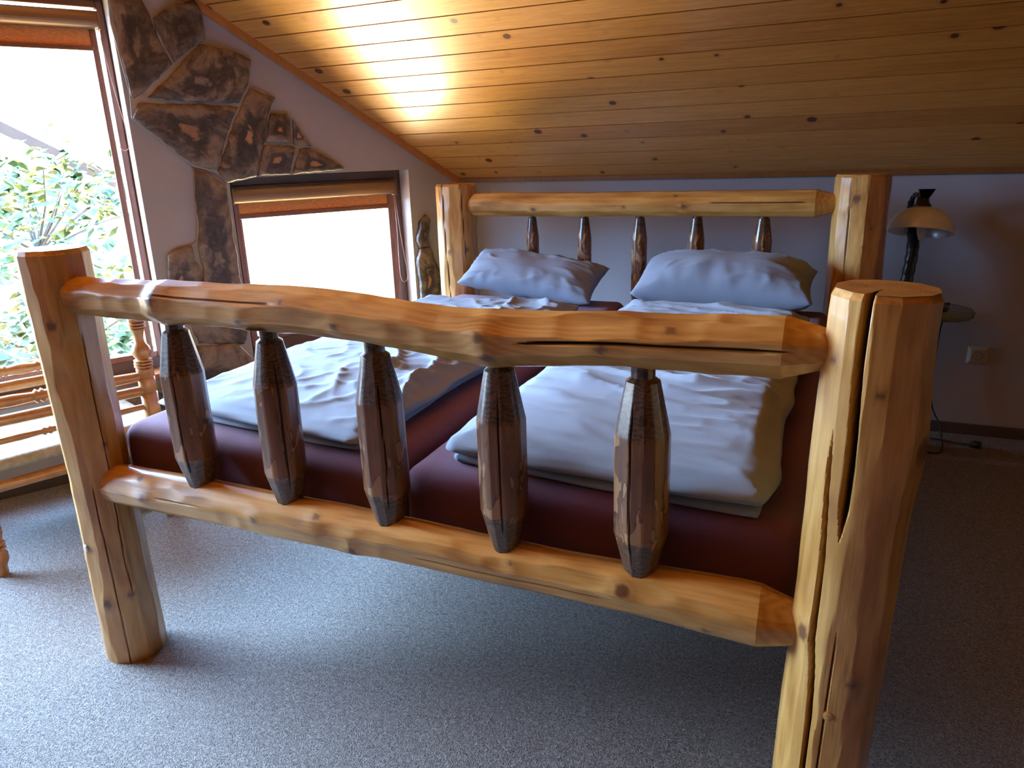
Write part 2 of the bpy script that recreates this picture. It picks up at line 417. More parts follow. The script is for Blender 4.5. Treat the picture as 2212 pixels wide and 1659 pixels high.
# ------------------------------------------------------------------ room shell
def zc(y): return K.z + (K.y-y)*TS
YR = 0.4; ZR = zc(YR)
RX = 2.7; YB = -2.6
def zceil(y): return zc(y) if y >= YR else ZR-(YR-y)*TS*0.6
_f0 = SP(-8.3, 0, -0.2); _f1 = SP(0.3, 0, -0.2)
fb = MB().box8([(_f0.x, _f0.y, -0.2), (3.0, _f0.y, -0.2), (3.0, _f1.y, -0.2), (_f1.x, _f1.y, -0.2), (_f0.x, _f0.y, 0), (3.0, _f0.y, 0), (3.0, _f1.y, 0), (_f1.x, _f1.y, 0)]); tag(fb.build('floor', M['carpet']), kind='structure')
# headboard wall
hw = MB().box((K.x-0.35, K.y, -0.1), (RX+0.3, K.y+0.3, K.z+0.12)); tag(hw.build('wall_back', M['plaster']), kind='structure')
# gable wall with two openings
TH = 0.19
gw = MB(); rv = MB()
def ztop(s): return K.z - s*D.y*TS
def prism(s0, s1, zb0, zb1, zt0, zt1):
    gw.box8([SP(s0,zb0,0),SP(s1,zb1,0),SP(s1,zb1,-TH),SP(s0,zb0,-TH),SP(s0,zt0,0),SP(s1,zt1,0),SP(s1,zt1,-TH),SP(s0,zt0,-TH)])
SR = (K.y-YR)/D.y
def topz(s):
    y = K.y + s*D.y
    return zceil(y) + 0.06
cuts = [-7.6, -SR, BW[0], BW[1], SW[0], SW[1], 0.25]
cuts = sorted(cuts)
for a_, b_ in zip(cuts[:-1], cuts[1:]):
    hole = None
    for Wn in (BW, SW):
        if a_ >= Wn[0]-1e-6 and b_ <= Wn[1]+1e-6: hole = Wn
    if hole:
        prism(a_, b_, -0.1, -0.1, hole[2], hole[2]); prism(a_, b_, hole[3], hole[3], topz(a_), topz(b_))
    else: prism(a_, b_, -0.1, -0.1, topz(a_), topz(b_))
tag(gw.build('wall_left', M['plaster']), kind='structure')
# unseen right and front walls closing the room; dark wood added to lower fill light
rw = MB()
rw.add([(RX,YB,-.1),(RX,K.y+.3,-.1),(RX,K.y+.3,K.z+.1),(RX,YR,ZR+.1),(RX,YB,zceil(YB)+.1),
        (RX+.2,YB,-.1),(RX+.2,K.y+.3,-.1),(RX+.2,K.y+.3,K.z+.1),(RX+.2,YR,ZR+.1),(RX+.2,YB,zceil(YB)+.1)],
       [(0,1,2,3,4),(9,8,7,6,5),(0,5,6,1),(1,6,7,2),(2,7,8,3),(3,8,9,4),(4,9,5,0)])
tag(rw.build('wall_right', M['trimdark']), kind='structure')
fw = MB().box((-6.4, YB-0.2, -0.1), (RX+.2, YB, zceil(YB)+0.15)); tag(fw.build('wall_front', M['trimdark']), kind='structure')
# ceiling of boards running along X
rnd = random.Random(5)
V = []; F = []; PC = []; PIDs = []; GR = []
cs, sn = math.cos(math.radians(35)), math.sin(math.radians(35))
BWD = 0.1105
def wx(y): return K.x - (K.y-y)*D.x/D.y - 0.04
tt = 0.0; bi = 0
tend = (K.y-YR)/cs
while tt < tend:
    pid = rnd.random(); offx = rnd.random()*40
    for (ta, tb, g0, g1, d0, d1) in ((tt, tt+0.0025, 1, 1, 0.006, 0.006), (tt+0.0025, tt+0.0045, 1, 0, 0.006, 0.0), (tt+0.0045, tt+BWD-0.002, 0, 0, 0, 0), (tt+BWD-0.002, tt+BWD, 0, 1, 0, 0.006)):
        i0 = len(V)
        for (t, g, dd) in ((ta, g0, d0), (tb, g1, d1)):
            y = K.y - t*cs + dd*sn; z = K.z + t*sn + dd*cs
            xa = wx(K.y-t*cs); xs = [xa, RX]
            for x in xs:
                V.append((x, y, z)); PC.append((x+offx, t-tt+bi*7.3, pid*9)); PIDs.append(pid); GR.append(float(g))
        F.append((i0, i0+1, i0+3, i0+2))
    tt += BWD; bi += 1
mesh('ceiling', V, F, M['boards'], None, False, {'pc': PC, 'pid': PIDs, 'groove': GR})
tag(bpy.data.objects['ceiling'], kind='structure')
# unseen roof shell, added above the boards to block outside light
rf = MB()
ev = 0.45
xl0 = K.x+0.1
def roofpiece(y0, z0, y1, z1, th=0.14, up=0.012):
    x0 = wx(y0)-ev-0.35; x1 = wx(y1)-ev-0.35
    rf.box8([(x0,y0,z0+up),(RX+.25,y0,z0+up),(RX+.25,y1,z1+up),(x1,y1,z1+up),(x0,y0,z0+up+th),(RX+.25,y0,z0+up+th),(RX+.25,y1,z1+up+th),(x1,y1,z1+up+th)])
roofpiece(K.y+0.5, zc(K.y+0.5), YR, ZR)
roofpiece(YR, ZR, YB-0.4, zceil(YB-0.4))
tag(rf.build('light_block_roof', M['trimwood']), kind='structure')
# ceiling trims
t1 = MB()
sA, sB = -4.0, -0.0
for (a_, b_) in ((sA, sB),):
    P = [SP(a_, ztop(a_)-0.035, 0.0), SP(b_, ztop(b_)-0.035, 0.0), SP(b_, ztop(b_)-0.035, 0.018), SP(a_, ztop(a_)-0.035, 0.018)]
    Q = [p + Vector((0, 0, 0.055)) for p in P]
    t1.box8(P+Q)
tag(t1.build('trim_1', M['trimwood']), kind='structure')
t2 = MB().box((K.x, K.y-0.016, K.z-0.018), (RX, K.y+0.002, K.z+0.008))
tag(t2.build('trim_2', M['trimdark'], bevel=0.002), kind='structure')
bb = MB().box((K.x, K.y-0.014, 0), (RX, K.y, 0.056)); tag(bb.build('baseboard_back', M['base'], bevel=0.003), kind='structure')
bb = MB().wbox(-7.0, -0.01, 0, 0.056, 0.0, 0.014); tag(bb.build('baseboard_left', M['base'], bevel=0.003), kind='structure')

# windows (structure) -------------------------------------------------
def window(idx, W, gs0, gs1, gz0, gz1):
    s0, s1, z0, z1 = W
    e_ = empty('window_%d' % idx, SP((s0+s1)/2, z0, -0.12)); tag(e_, kind='structure')
    m = MB(); w0, w1 = -0.165, -0.10
    m.wbox(s0, gs0-0.03, z0, z1, w0, w1); m.wbox(gs1+0.03, s1, z0, z1, w0, w1)
    m.wbox(gs0-0.03, gs1+0.03, z0, gz0-0.03, w0, w1); m.wbox(gs0-0.03, gs1+0.03, gz1+0.03, z1, w0, w1)
    m.build('window_frame', M['frame'], e_, bevel=0.004)
    m = MB(); w0, w1 = -0.16, -0.093
    m.wbox(gs0-0.03, gs0, gz0-0.03, gz1+0.03, w0, w1); m.wbox(gs1, gs1+0.03, gz0-0.03, gz1+0.03, w0, w1)
    m.wbox(gs0, gs1, gz0-0.03, gz0, w0, w1); m.wbox(gs0, gs1, gz1, gz1+0.03, w0, w1)
    m.build('window_sash', M['frame2'], e_, bevel=0.006)
    MB().wbox(gs0-0.004, gs1+0.004, gz0-0.004, gz1+0.004, -0.14, -0.134).build('window_pane', M['glass'], e_)
    m = MB().wbox(s0-0.03, s1+0.03, z0-0.03, z0+0.004, -0.098, 0.035)
    m.build('window_sill', M['sillwood'], e_, bevel=0.006)
    m = MB(); m.wbox(s1-0.001, s1+0.002, z0, z1, -0.1, 0.0015)   # painted reveal on the far side
    m.build('window_reveal', M['white_rev'], e_)
    return e_
window(1, BW, BW[0]+0.05, -1.772, 0.527, 2.06)
window(2, SW, -1.268, -0.407, 0.515, 1.26)

# blinds
def blind(W, c0, c1, zc0, zc1, zf, zb, label, cord):
    e_ = empty('roller_blind', SP((c0+c1)/2, zc0, -0.07))
    tag(e_, label, 'blind')
    # cassette: rounded profile extruded along D
    prof = []
    h = zc1-zc0; dp = 0.05
    for k in range(13):
        a = -PI/2 + PI*k/12
        prof.append((-0.093+0.012+ (dp-0.012)*math.cos(a)**0.7 if 0 < k < 12 else -0.093+0.012, zc0+h/2+h/2*math.sin(a)))
    prof = [(-0.0925, zc0)] + prof + [(-0.0925, zc1)]
    n = len(prof); V = []; F = []
    for s_ in (c0, c1):
        for (w, z) in prof: V.append(SP(s_, z, w))
    for i in range(n):
        j = (i+1) % n; F.append((i, j, n+j, n+i))
    F.append(tuple(range(n-1, -1, -1))); F.append(tuple(range(n, 2*n)))
    mesh('cassette', V, F, M['cassette'], e_, False)
    for s_ in (c0-0.004, c1): MB().wbox(s_, s_+0.006, zc0-0.004, zc1+0.002, -0.092, -0.036).build('end_cap', M['cassette'], e_, bevel=0.002)
    MB().wbox(c0+0.03, c1-0.03, zf, zc0+0.02, -0.0905, -0.089).build('blind_fabric', M['fabric'], e_)
    MB().wbox(c0+0.028, c1-0.028, zb, zf+0.002, -0.092, -0.08).build('bottom_bar', M['frame2'], e_, bevel=0.004)
    for s_ in (c0+0.008, c1-0.034): MB().wbox(s_, s_+0.026, W[2]+0.06, zc0, -0.092, -0.082).build('guide_rail', M['frame2'], e_, bevel=0.003)
    if cord:
        sA = c1-0.006
        pts = [SP(sA-0.004, zc0, -0.05), SP(sA, zc0-0.2, -0.048), SP(sA-0.004, zc0-0.42, -0.045), SP(sA+0.006, zc0-0.49, -0.045), SP(sA+0.03, zc0-0.5, -0.044), SP(sA+0.047, zc0-0.465, -0.044), SP(sA+0.038, zc0-0.38, -0.046), SP(sA+0.018, zc0-0.2, -0.048), SP(sA+0.003, zc0, -0.05)]
        v, f = tube_mesh(smooth_path(pts), 0.0016, 6); mesh('pull_cord', v, f, M['cord'], e_, True)
    return e_
blind(SW, -1.313, -0.402, 1.203, 1.281, 1.149, 1.127, 'brown roller blind with orange fabric, pulled up, hanging in the small window beside the bed', True)
blind(BW, BW[0]+0.02, -1.78, 1.973, 2.046, 1.904, 1.886, 'brown roller blind with orange fabric, pulled up, hanging in the large window at the left', True)

# stone cladding -------------------------------------------------------
def c3(*P): return [(240+x/3.95, y/3.95) for x, y in P]
SL = {
 'tall narrow slab beside the large window': c3((-40,-60),(235,-60),(330,170),(430,400),(515,545),(300,765),(185,850),(150,790),(60,400),(0,100)),
 'slab with a pale orange centre': c3((345,160),(430,90),(560,30),(700,5),(755,90),(795,345),(730,365),(530,535),(445,385)),
 'wide dark slab in the middle': c3((740,378),(850,405),(1010,440),(1180,515),(1155,720),(1080,885),(700,873),(310,835),(520,625)),
 'slab with a dark round knot': c3((225,885),(700,890),(1070,912),(1030,1010),(890,1455),(700,1410),(560,1310),(380,1160),(180,1010)),
 'leaning slab with an orange streak': c3((1175,745),(1300,805),(1385,835),(1330,980),(1290,1220),(1225,1508),(975,1560),(900,1460),(1045,1020),(1095,920)),
 'small square slab': c3((1345,975),(1490,972),(1515,1010),(1525,1225),(1300,1212)),
 'narrow triangular slab': c3((1535,1020),(1620,1140),(1700,1245),(1540,1235)),
 'square slab above the small window': c3((1295,1240),(1555,1255),(1515,1487),(1238,1505)),
 'pointed slab above the small window': c3((1600,1272),(1760,1305),(1880,1370),(1975,1438),(1800,1465),(1530,1485)),
 'tall grey slab column beside the small window': [(418,366),(448,373),(486,399),(493,441),(505,523),(517,604),(530,700),(534,712),(526,742),(429,741),(405,690),(415,640),(437,608),(438,585),(428,545),(427,470),(420,420)],
 'small slab with a brown face': [(361,551),(380,538),(412,530),(420,562),(436,588),(436,605),(414,640),(390,690),(358,690)],
 'lower slab with wavy bands': [(250,850),(345,838),(352,760),(425,747),(509,739),(543,769),(548,870),(430,930),(250,930)],
}
def slab_mesh(pts, thick, seed):
    r = random.Random(seed)
    P = [Vector(pwall(p)) for p in pts]
    # densify and roughen outline
    Q = []
    for i in range(len(P)):
        a, b = P[i], P[(i+1) % len(P)]
        k = max(2, int((b-a).length/0.022))
        for j in range(k):
            t = j/k; q = a.lerp(b, t)
            amp = 0.004 if j else 0.002
            q = q + Vector((r.uniform(-amp, amp), r.uniform(-amp, amp))); Q.append(q)
    cen = sum(Q, Vector((0, 0)))/len(Q)
    V = []; F = []; CO = []; n = len(Q)
    rings = [(1.0, 0.0), (1.0, thick*0.75), (0.965, thick), (0.75, thick*1.1), (0.5, thick*1.15), (0.25, thick*1.1)]
    for (k, w) in rings:
        for q in Q:
            p = cen + (q-cen)*k
            ww = w + (0.006*nz(p.x*9+seed, p.y*9) if w > 0 else 0)
            V.append(SP(p.x, p.y, ww)); CO.append(k)
    V.append(SP(cen.x, cen.y, thick*1.1)); CO.append(0.0)
    for k in range(len(rings)-1):
        for i in range(n):
            j = (i+1) % n; F.append((k*n+i, k*n+j, (k+1)*n+j, (k+1)*n+i))
    b = (len(rings)-1)*n
    for i in range(n): F.append((b+i, b+(i+1) % n, len(V)-1))
    return V, F, CO
cl = empty('stone_cladding', SP(-1.5, 0.0, 0.0))
tag(cl, 'band of large dark brown irregular stone slabs on the wall between the two windows', 'stone cladding')
for i, (lb, pts) in enumerate(SL.items()):
    v, f, co = slab_mesh(pts, 0.022 + 0.004*(i % 3), i*3.1)
    o = mesh('stone_slab', v, f, M['stone'], cl, True, {'core': co}); tag(o, lb)
# mortar bed
mort = [c3((-40,-60),(230,-60),(345,150),(560,22),(705,-2),(765,90),(805,350),(860,395),(1190,510),(1175,735),(1400,832),(1345,965),(1500,965),(1710,1250),(1620,1262),(1985,1442),(1800,1475),(1230,1515),(975,1568)),
        c3((975,1568),(890,1475),(700,1425),(560,1320),(170,1012),(150,790),(-10,200),(-40,-60))]
allp = mort[0] + mort[1][1:-1]
P = [Vector(pwall(p)) for p in allp]
V = [SP(p.x, p.y, 0.001) for p in P] + [SP(p.x, p.y, 0.014) for p in P]; n = len(P)
F = [tuple(range(n-1, -1, -1)), tuple(range(n, 2*n))] + [(i, (i+1) % n, n+(i+1) % n, n+i) for i in range(n)]
mesh('mortar', V, F, M['mortar'], cl)
P = [Vector(pwall(p)) for p in [(417,364),(450,371),(488,398),(495,441),(507,523),(519,604),(534,706),(536,712),(527,744),(545,767),(550,870),(430,935),(250,935),(250,848),(343,836),(350,757),(356,695),(360,549),(380,536),(414,528),(424,520),(424,470),(418,420)]]
V = [SP(p.x, p.y, 0.001) for p in P] + [SP(p.x, p.y, 0.012) for p in P]; n = len(P)
F = [tuple(range(n-1, -1, -1)), tuple(range(n, 2*n))] + [(i, (i+1) % n, n+(i+1) % n, n+i) for i in range(n)]
mesh('mortar', V, F, M['mortar'], cl)
c2 = empty('stone_cladding', SP(-0.25, 0.4, 0.0))
tag(c2, 'narrow pointed dark stone slab piece between the small window and the headboard post', 'stone cladding')
for i, pts in enumerate([[(916,463),(924,474),(922,495),(920,515),(924,530),(903,536),(897,520),(903,480)],
                         [(903,538),(925,532),(932,555),(940,575),(947,592),(949,610),(940,650),(925,670),(905,672),(905,630),(898,560)]]):
    v, f, co = slab_mesh(pts, 0.035, 50+i*7.7); mesh('stone_slab', v, f, M['stone'], c2, True, {'core': co})

# ------------------------------------------------------------------ logs
def log_mesh(name, parent, mat, p, q, r, seed, nf=11, rough=0.03, nphi=96, dz=0.012, taper=None, knots=(), cracks=(), wob=0.004, chamfer=0.0, endcap=True, roll=0.0, tipz=None, chop=0.0, bend=None):
    """hand-hewn log: intersection of wandering facet planes. knots: (z, phi, rad, bulge); cracks: (phi(z) callable, z0, z1, halfwidth m, depth)"""
    L = (q-p).length; rn = random.Random(seed)
    ph = [2*PI*(i+rn.uniform(-0.25, 0.25))/nf for i in range(nf)]
    so_ = [rn.uniform(0, 100) for _ in range(nf)]
    zs = []; z = 0.0
    while z < L-1e-4: zs.append(z); z += dz
    zs.append(L)
    if taper:
        for (zt, _) in taper: zs.append(zt)
    if chamfer: zs += [L-chamfer, L-chamfer*0.5]
    zs = sorted(set(round(z, 5) for z in zs))
    V = []; F = []; KN = []; CK = []; TP = []
    for z in zs:
        k = 1.0
        if taper:
            for (a_, b_) in zip(taper[:-1], taper[1:]):
                if a_[0] <= z <= b_[0]: k = a_[1] + (b_[1]-a_[1])*((z-a_[0])/max(1e-6, b_[0]-a_[0])); break
        hs = []
        for i in range(nf):
            h = r*(1+rough*(nz(z*3.2, so_[i])*1.6 + 0.5*nz(z*11, so_[i]+9)))
            if chop:
                tq = z/(0.09+0.12*((so_[i]*7) % 1)) + 1.1*nz(z*5, so_[i]+70); fl = math.floor(tq); fq = tq-fl
                h *= 1 - chop*4*fq*(1-fq)*(0.3+0.7*((math.sin(fl*12.9+so_[i]*78.2)*43758.5) % 1))
            hs.append(h)
        ox = wob*nz(z*2.0, seed*1.7); oy = wob*nz(z*2.0, seed*1.7+50)
        if bend:
            for (a_, b_) in zip(bend[:-1], bend[1:]):
                if a_[0] <= z <= b_[0]: oy += a_[1] + (b_[1]-a_[1])*ss(a_[0], b_[0], z); break
        cfac = 1.0
        if chamfer and z > L-chamfer: cfac = 1 - 0.55*chamfer/r*((z-(L-chamfer))/chamfer)
        for j in range(nphi):
            a = 2*PI*j/nphi
            h = r*1.035
            for i in range(nf):
                c = math.cos(a-ph[i])
                if c > 0.3:
                    v = hs[i]/c
                    if v < h: h = v
            h *= k*cfac
            kn = 0.0; ck = 0.0
            for (kz, kp, kr, kb) in knots:
                dp = (a-kp+PI) % (2*PI)-PI
                d2 = ((z-kz)**2*0.8 + (dp*r)**2)/(kr*kr*1.5)
                if d2 < 30:
                    h += kb*math.exp(-d2*0.18)
                    kn = max(kn, 0.92*(1-ss(0.62, 1.05, math.sqrt(d2))) + 0.22*math.exp(-((math.sqrt(d2)-1.35)*3.2)**2))
            for (fn, z0, z1, hw_, dep) in cracks:
                if z0 <= z <= z1:
                    e0 = min(ss(z0-1e-4, z0+0.08, z) if z0 > 0.001 else 1, (1-ss(z1-0.08, z1+1e-4, z)) if z1 < L-0.001 else 1)
                    cp = fn(z); dp = ((a-cp+PI) % (2*PI)-PI)*r; w = hw_*e0
                    if w > 0:
                        g = math.exp(-(dp/max(w, 1e-4))**4)
                        h -= dep*g*e0; ck = max(ck, ss(0.3, 0.9, g)*min(1, e0*1.5))
            V.append((ox+h*math.cos(a), oy+h*math.sin(a), z)); KN.append(min(1, kn)); CK.append(ck)
            tj = 0.014*nz(math.cos(a)*4+seed, math.sin(a)*4) + 0.007*nz(math.cos(a)*13+seed, math.sin(a)*13)
            TP.append(max(1-ss(tipz[0]+tj-0.004, tipz[0]+tj+0.003, z), ss(tipz[1]+tj-0.003, tipz[1]+tj+0.004, z)) if tipz else 0.0)
    m = len(zs)
    for k in range(m-1):
        for j in range(nphi):
            j2 = (j+1) % nphi; F.append((k*nphi+j, k*nphi+j2, (k+1)*nphi+j2, (k+1)*nphi+j))
    # caps with inner rings
    for (kk, rev) in ((0, True), (m-1, False)):
        base = kk*nphi; prev = base; zc_ = zs[kk]
        cx_ = sum(V[base+j][0] for j in range(nphi))/nphi; cy_ = sum(V[base+j][1] for j in range(nphi))/nphi
        for fr_ in (0.66, 0.33):
            b2 = len(V)
            for j in range(nphi):
                v = V[base+j]; V.append((cx_+(v[0]-cx_)*fr_, cy_+(v[1]-cy_)*fr_, zc_)); KN.append(0.0); CK.append(CK[base+j] if fr_ > 0.5 else 0.0); TP.append(TP[base+j])
            for j in range(nphi):
                j2 = (j+1) % nphi
                F.append((prev+j2, prev+j, b2+j, b2+j2) if rev else (prev+j, prev+j2, b2+j2, b2+j))
            prev = b2
        V.append((cx_, cy_, zc_)); KN.append(0.0); CK.append(0.0); TP.append(0.0)
        for j in range(nphi):
            j2 = (j+1) % nphi
            F.append((prev+j2, prev+j, len(V)-1) if rev else (prev+j, prev+j2, len(V)-1))
    o = mesh(name, V, F, mat, parent, True, {'knot': KN, 'crack': CK, 'tip': TP}, axis_matrix(p, q, roll))
    # keep facet ridges crisp
    try:
        o.data.set_sharp_from_angle(angle=math.radians(13))
    except Exception: pass
    return o

YF = 1.285; YH = 3.542
bed = empty('log_bed', (-0.89, 2.4, 0))
tag(bed, 'wide double bed built from honey coloured pine logs with dark spindles, standing on grey carpet', 'bed')
d2r = math.radians
# vertical posts; local axes: X_local = up x z.. compute facing angle helper
def face_ang(mw, world_dir):
    v = mw.to_3x3().inverted() @ Vector(world_dir); return math.atan2(v.y, v.x)
def post(x, y, h, r, seed, lean=0.0, **kw):
    p = Vector((x-lean, y, 0)); q = Vector((x, y, h))
    return log_mesh('post', bed, M['pine'], p, q, r, seed, chamfer=0.012, **kw)
mwp = axis_matrix(Vector((0, 0, 0)), Vector((0, 0, 1)))
def A(x, y, off_deg):   # local phi of direction from the post to the camera, turned off_deg to the right as seen
    v = Vector((-x, -y, 0)).normalized(); t = math.atan2(v.y, v.x)+math.radians(off_deg)
    return face_ang(mwp, (math.cos(t), math.sin(t), 0))
sgn = 1
FLx, FRx = -1.858, 0.075
def fr_crack1(z): return A(FRx, YF, -17 + 4*nz(z*5, 3) + 6*ss(0.75, 1.0, 1.0-(z-0.75)*0.5)*0 + (1.18-z)*10)
def fr_crack2(z): return A(FRx, YF, -(20+16*ss(0.3, 0.95, z)) + 3*nz(z*6, 8))
post(FLx, YF, 1.207, 0.0825, 11, nphi=220, dz=0.011, nf=12, rough=0.04, chop=0.018, taper=[(0, 1.0), (0.3, 0.98), (0.6, 0.93), (0.9, 0.97), (1.207, 1.03)],
     knots=[(0.22, A(FLx, YF, 8), 0.010, 0.003), (0.20, A(FLx, YF, -38), 0.012, 0.004), (0.68, A(FLx, YF, 18), 0.006, 0.002), (1.02, A(FLx, YF, -25), 0.013, 0.002)],
     cracks=[(lambda z: A(FLx, YF, 12+10*(z-0.3)+4*nz(z*4, 1)), 0.2, 1.05, 0.0015, 0.004), (lambda z: A(FLx, YF, -18+3*nz(z*5, 2)), 0.0, 0.62, 0.0015, 0.004)])
post(FRx, YF, 1.182, 0.081, 12, lean=0.024, nphi=260, dz=0.01, nf=12, rough=0.035, chop=0.015, taper=[(0, 1.0), (0.6, 1.0), (0.95, 1.02), (1.182, 0.97)],
     knots=[(0.57, A(FRx, YF, -43), 0.013, 0.004), (0.50, A(FRx, YF, 22), 0.009, 0.002), (1.07, A(FRx, YF, -52), 0.008, 0.002), (1.03, A(FRx, YF, 8), 0.007, 0.001), (0.93, A(FRx, YF, 72), 0.02, 0.006)],
     cracks=[(fr_crack1, 0.76, 2.0, 0.0062, 0.035), (fr_crack2, 0.0, 0.97, 0.004, 0.022), (lambda z: A(FRx, YF, -2), 0.15, 0.62, 0.0016, 0.004)])
BLx, BRx = -1.865, 0.072
post(BLx, YH, 1.262, 0.104, 13, nphi=120, rough=0.05, chop=0.03, knots=[(0.93, A(BLx, YH, 25), 0.012, 0.003), (0.92, A(BLx, YH, -28), 0.008, 0.003)],
     cracks=[(lambda z: A(BLx, YH, 12+(1.26-z)*25), 0.85, 1.262, 0.0022, 0.006), (lambda z: A(BLx, YH, -45+(1.26-z)*18), 0.5, 1.262, 0.0022, 0.006)])
post(BRx, YH, 1.275, 0.109, 14, nphi=120, rough=0.035, chop=0.02, knots=[(1.18, A(BRx, YH, -10), 0.016, 0.004), (1.06, A(BRx, YH, 25), 0.006, 0.001), (0.98, A(BRx, YH, 10), 0.006, 0.001)],
     cracks=[(lambda z: A(BRx, YH, -22), 0.6, 1.2, 0.002, 0.005)])
# rails: axis runs +X; local phi: x_local = Z x axis = +Y, y_local = z x x
def rail(x0, x1, y, z, r, seed, **kw):
    return log_mesh('rail', bed, M['pine'], Vector((x0, y, z)), Vector((x1, y, z)), r, seed, **kw)
mwr = axis_matrix(Vector((0, 0, 0)), Vector((1, 0, 0)))
def RA(deg):   # 0 = facing the camera (-Y), positive = up
    a = math.radians(deg); return face_ang(mwr, (0, -math.cos(a), math.sin(a)))
LT = 1.80
rail(-1.815, -0.0, YF, 1.083, 0.0525, 21, nphi=110, dz=0.009, nf=10, rough=0.07, wob=0.004, chop=0.055, bend=[(0, 0.004), (0.675, 0.002), (1.19, -0.026), (1.5, -0.013), (1.815, -0.006)],
     taper=[(0, 0.72), (0.006, 0.86), (0.02, 0.95), (0.04, 0.98), (0.30, 0.97), (0.35, 1.08), (0.5, 1.0), (1.1, 1.0), (1.21, 1.10), (1.35, 1.0), (1.745, 1.02), (1.815, 0.62)],
     knots=[(0.345, RA(15), 0.013, 0.006), (0.34, RA(-20), 0.010, 0.005), (0.60, RA(-25), 0.007, 0.002), (0.86, RA(-12), 0.008, 0.003), (1.20, RA(12), 0.010, 0.006), (1.215, RA(-28), 0.011, 0.005), (1.44, RA(-8), 0.009, 0.002), (1.56, RA(38), 0.009, 0.002), (0.72, RA(30), 0.006, 0.001)],
     cracks=[(lambda z: RA(30-8*z), 0.30, 0.75, 0.0018, 0.005), (lambda z: RA(4-3*(z-1.3)), 1.25, 1.78, 0.0030, 0.016), (lambda z: RA(-18), 0.35, 1.1, 0.0014, 0.003)])
rail(-1.815, -0.0, YF, 0.552, 0.0545, 22, nphi=110, dz=0.009, nf=9, rough=0.06, wob=0.005, chop=0.05, bend=[(0, 0.004), (0.73, 0.006), (1.52, 0.0), (1.815, -0.003)],
     taper=[(0, 0.72), (0.006, 0.86), (0.02, 0.96), (0.05, 1.0), (0.8, 1.0), (1.3, 0.88), (1.5, 0.93), (1.66, 1.05), (1.74, 1.08), (1.815, 0.7)],
     knots=[(0.185, RA(5), 0.011, 0.004), (0.16, RA(55), 0.009, 0.003), (0.56, RA(5), 0.009, 0.003), (0.74, RA(45), 0.009, 0.003), (0.84, RA(-30), 0.011, 0.003), (1.24, RA(30), 0.006, 0.001), (1.485, RA(20), 0.014, 0.004), (1.65, RA(-25), 0.006, 0.001)],
     cracks=[(lambda z: RA(10), 0.2, 0.4, 0.0014, 0.003), (lambda z: RA(-12), 0.95, 1.5, 0.0014, 0.003)])
rail(-1.80, 0.0, YH, 1.154, 0.060, 23, nphi=80, nf=11, rough=0.03, chop=0.02, taper=[(0, 0.6), (0.045, 0.97), (1.69, 1.0), (1.765, 0.62), (1.8, 0.55)],
     knots=[(0.39, RA(-20), 0.010, 0.003), (1.13, RA(-5), 0.011, 0.004), (0.85, RA(-8), 0.006, 0.0), (1.09, RA(40), 0.008, 0.0)],
     cracks=[(lambda z: RA(2), 0.1, 0.3, 0.0016, 0.003), (lambda z: RA(8), 1.2, 1.7, 0.0018, 0.004)])
rail(-1.80, 0.0, YH, 0.60, 0.058, 24, nphi=48, dz=0.03)
for xx, sd in ((FLx, 25), (FRx, 26)):
    log_mesh('side_rail', bed, M['pine'], Vector((xx, YF+0.06, 0.45)), Vector((xx, YH-0.08, 0.45)), 0.055, sd, nphi=40, dz=0.04)
m = MB()
for i in range(17): m.box((-1.86, 1.46+i*0.12, 0.468), (0.075, 1.53+i*0.12, 0.486))
m.build('slat_base', M['trimwood'], bed)
# foot spindles
SPX = [(-1.470, 1.036, 0.596), (-1.182, 1.031, 0.593), (-0.893, 1.022, 0.595), (-0.601, 1.014, 0.592), (-0.308, 1.018, 0.592)]
for i, (x, zt, zb) in enumerate(SPX):
    z0 = zb-0.012; L = zt+0.012-z0
    r = [0.050, 0.049, 0.0505, 0.0495, 0.0515][i]
    log_mesh('spindle', bed, M['spindle'], Vector((x, YF, z0)), Vector((x, YF, z0+L)), r, 31+i, nphi=128, dz=0.005, nf=8, rough=0.025, wob=0.003,
             taper=[(0, 0.50), (0.02, 0.60), (0.105, 1.0), (L-0.14, 1.0), (L-0.035, 0.60), (L-0.028, 0.42), (L, 0.42)], tipz=(0.095, L-0.135),
             knots=[(L-0.10, 1.0+i, 0.008, 0.0), (0.2, 2.0*i, 0.008, 0.0)],
             cracks=[(lambda z, i=i: A(x, YF, [-30, 5, 0, -8, -25][i]+3*nz(z*8, i)), 0.03, L-0.05, [0.0014, 0.0022, 0.0014, 0.0016, 0.0016][i], 0.004)])
for i, x in enumerate((-1.437, -1.162, -0.884, -0.614, -0.319)):
    L = 0.49; r = [0.031, 0.034, 0.036, 0.037, 0.041][i]
    log_mesh('spindle', bed, M['spindle'], Vector((x, YH, 0.63)), Vector((x, YH, 0.63+L)), r, 41+i, nphi=64, dz=0.008, nf=8, rough=0.02, wob=0.002,
             taper=[(0, 0.5), (0.09, 1.0), (L-0.13, 1.0), (L-0.03, 0.62), (L-0.027, 0.4), (L, 0.4)], tipz=(0.08, L-0.10))
# screw caps
def capat(pxy, x, y, r):
    d = px(pxy, Vector((0, y, 0)), Vector((0, 1, 0)))
    return d
for (x, y, ang, z) in ((FLx, YF, -66, 0.375), (FRx, YF, 2, 0.425)):
    x_ = x if x < -1 else x-0.0155
    v = Vector((-x_, -y, 0)).normalized(); t = math.atan2(v.y, v.x)+math.radians(ang)
    dr = Vector((math.cos(t), math.sin(t), 0)); c = Vector((x_, y, z))+dr*0.078
    lathe('screw_cap', [(0, 0.0125), (0.5, 0.0125), (0.8, 0.011), (1, 0.007)], M['screwcap'] if x < -1 else M['pine'], bed, c-dr*0.004, c+dr*0.0045, 24)

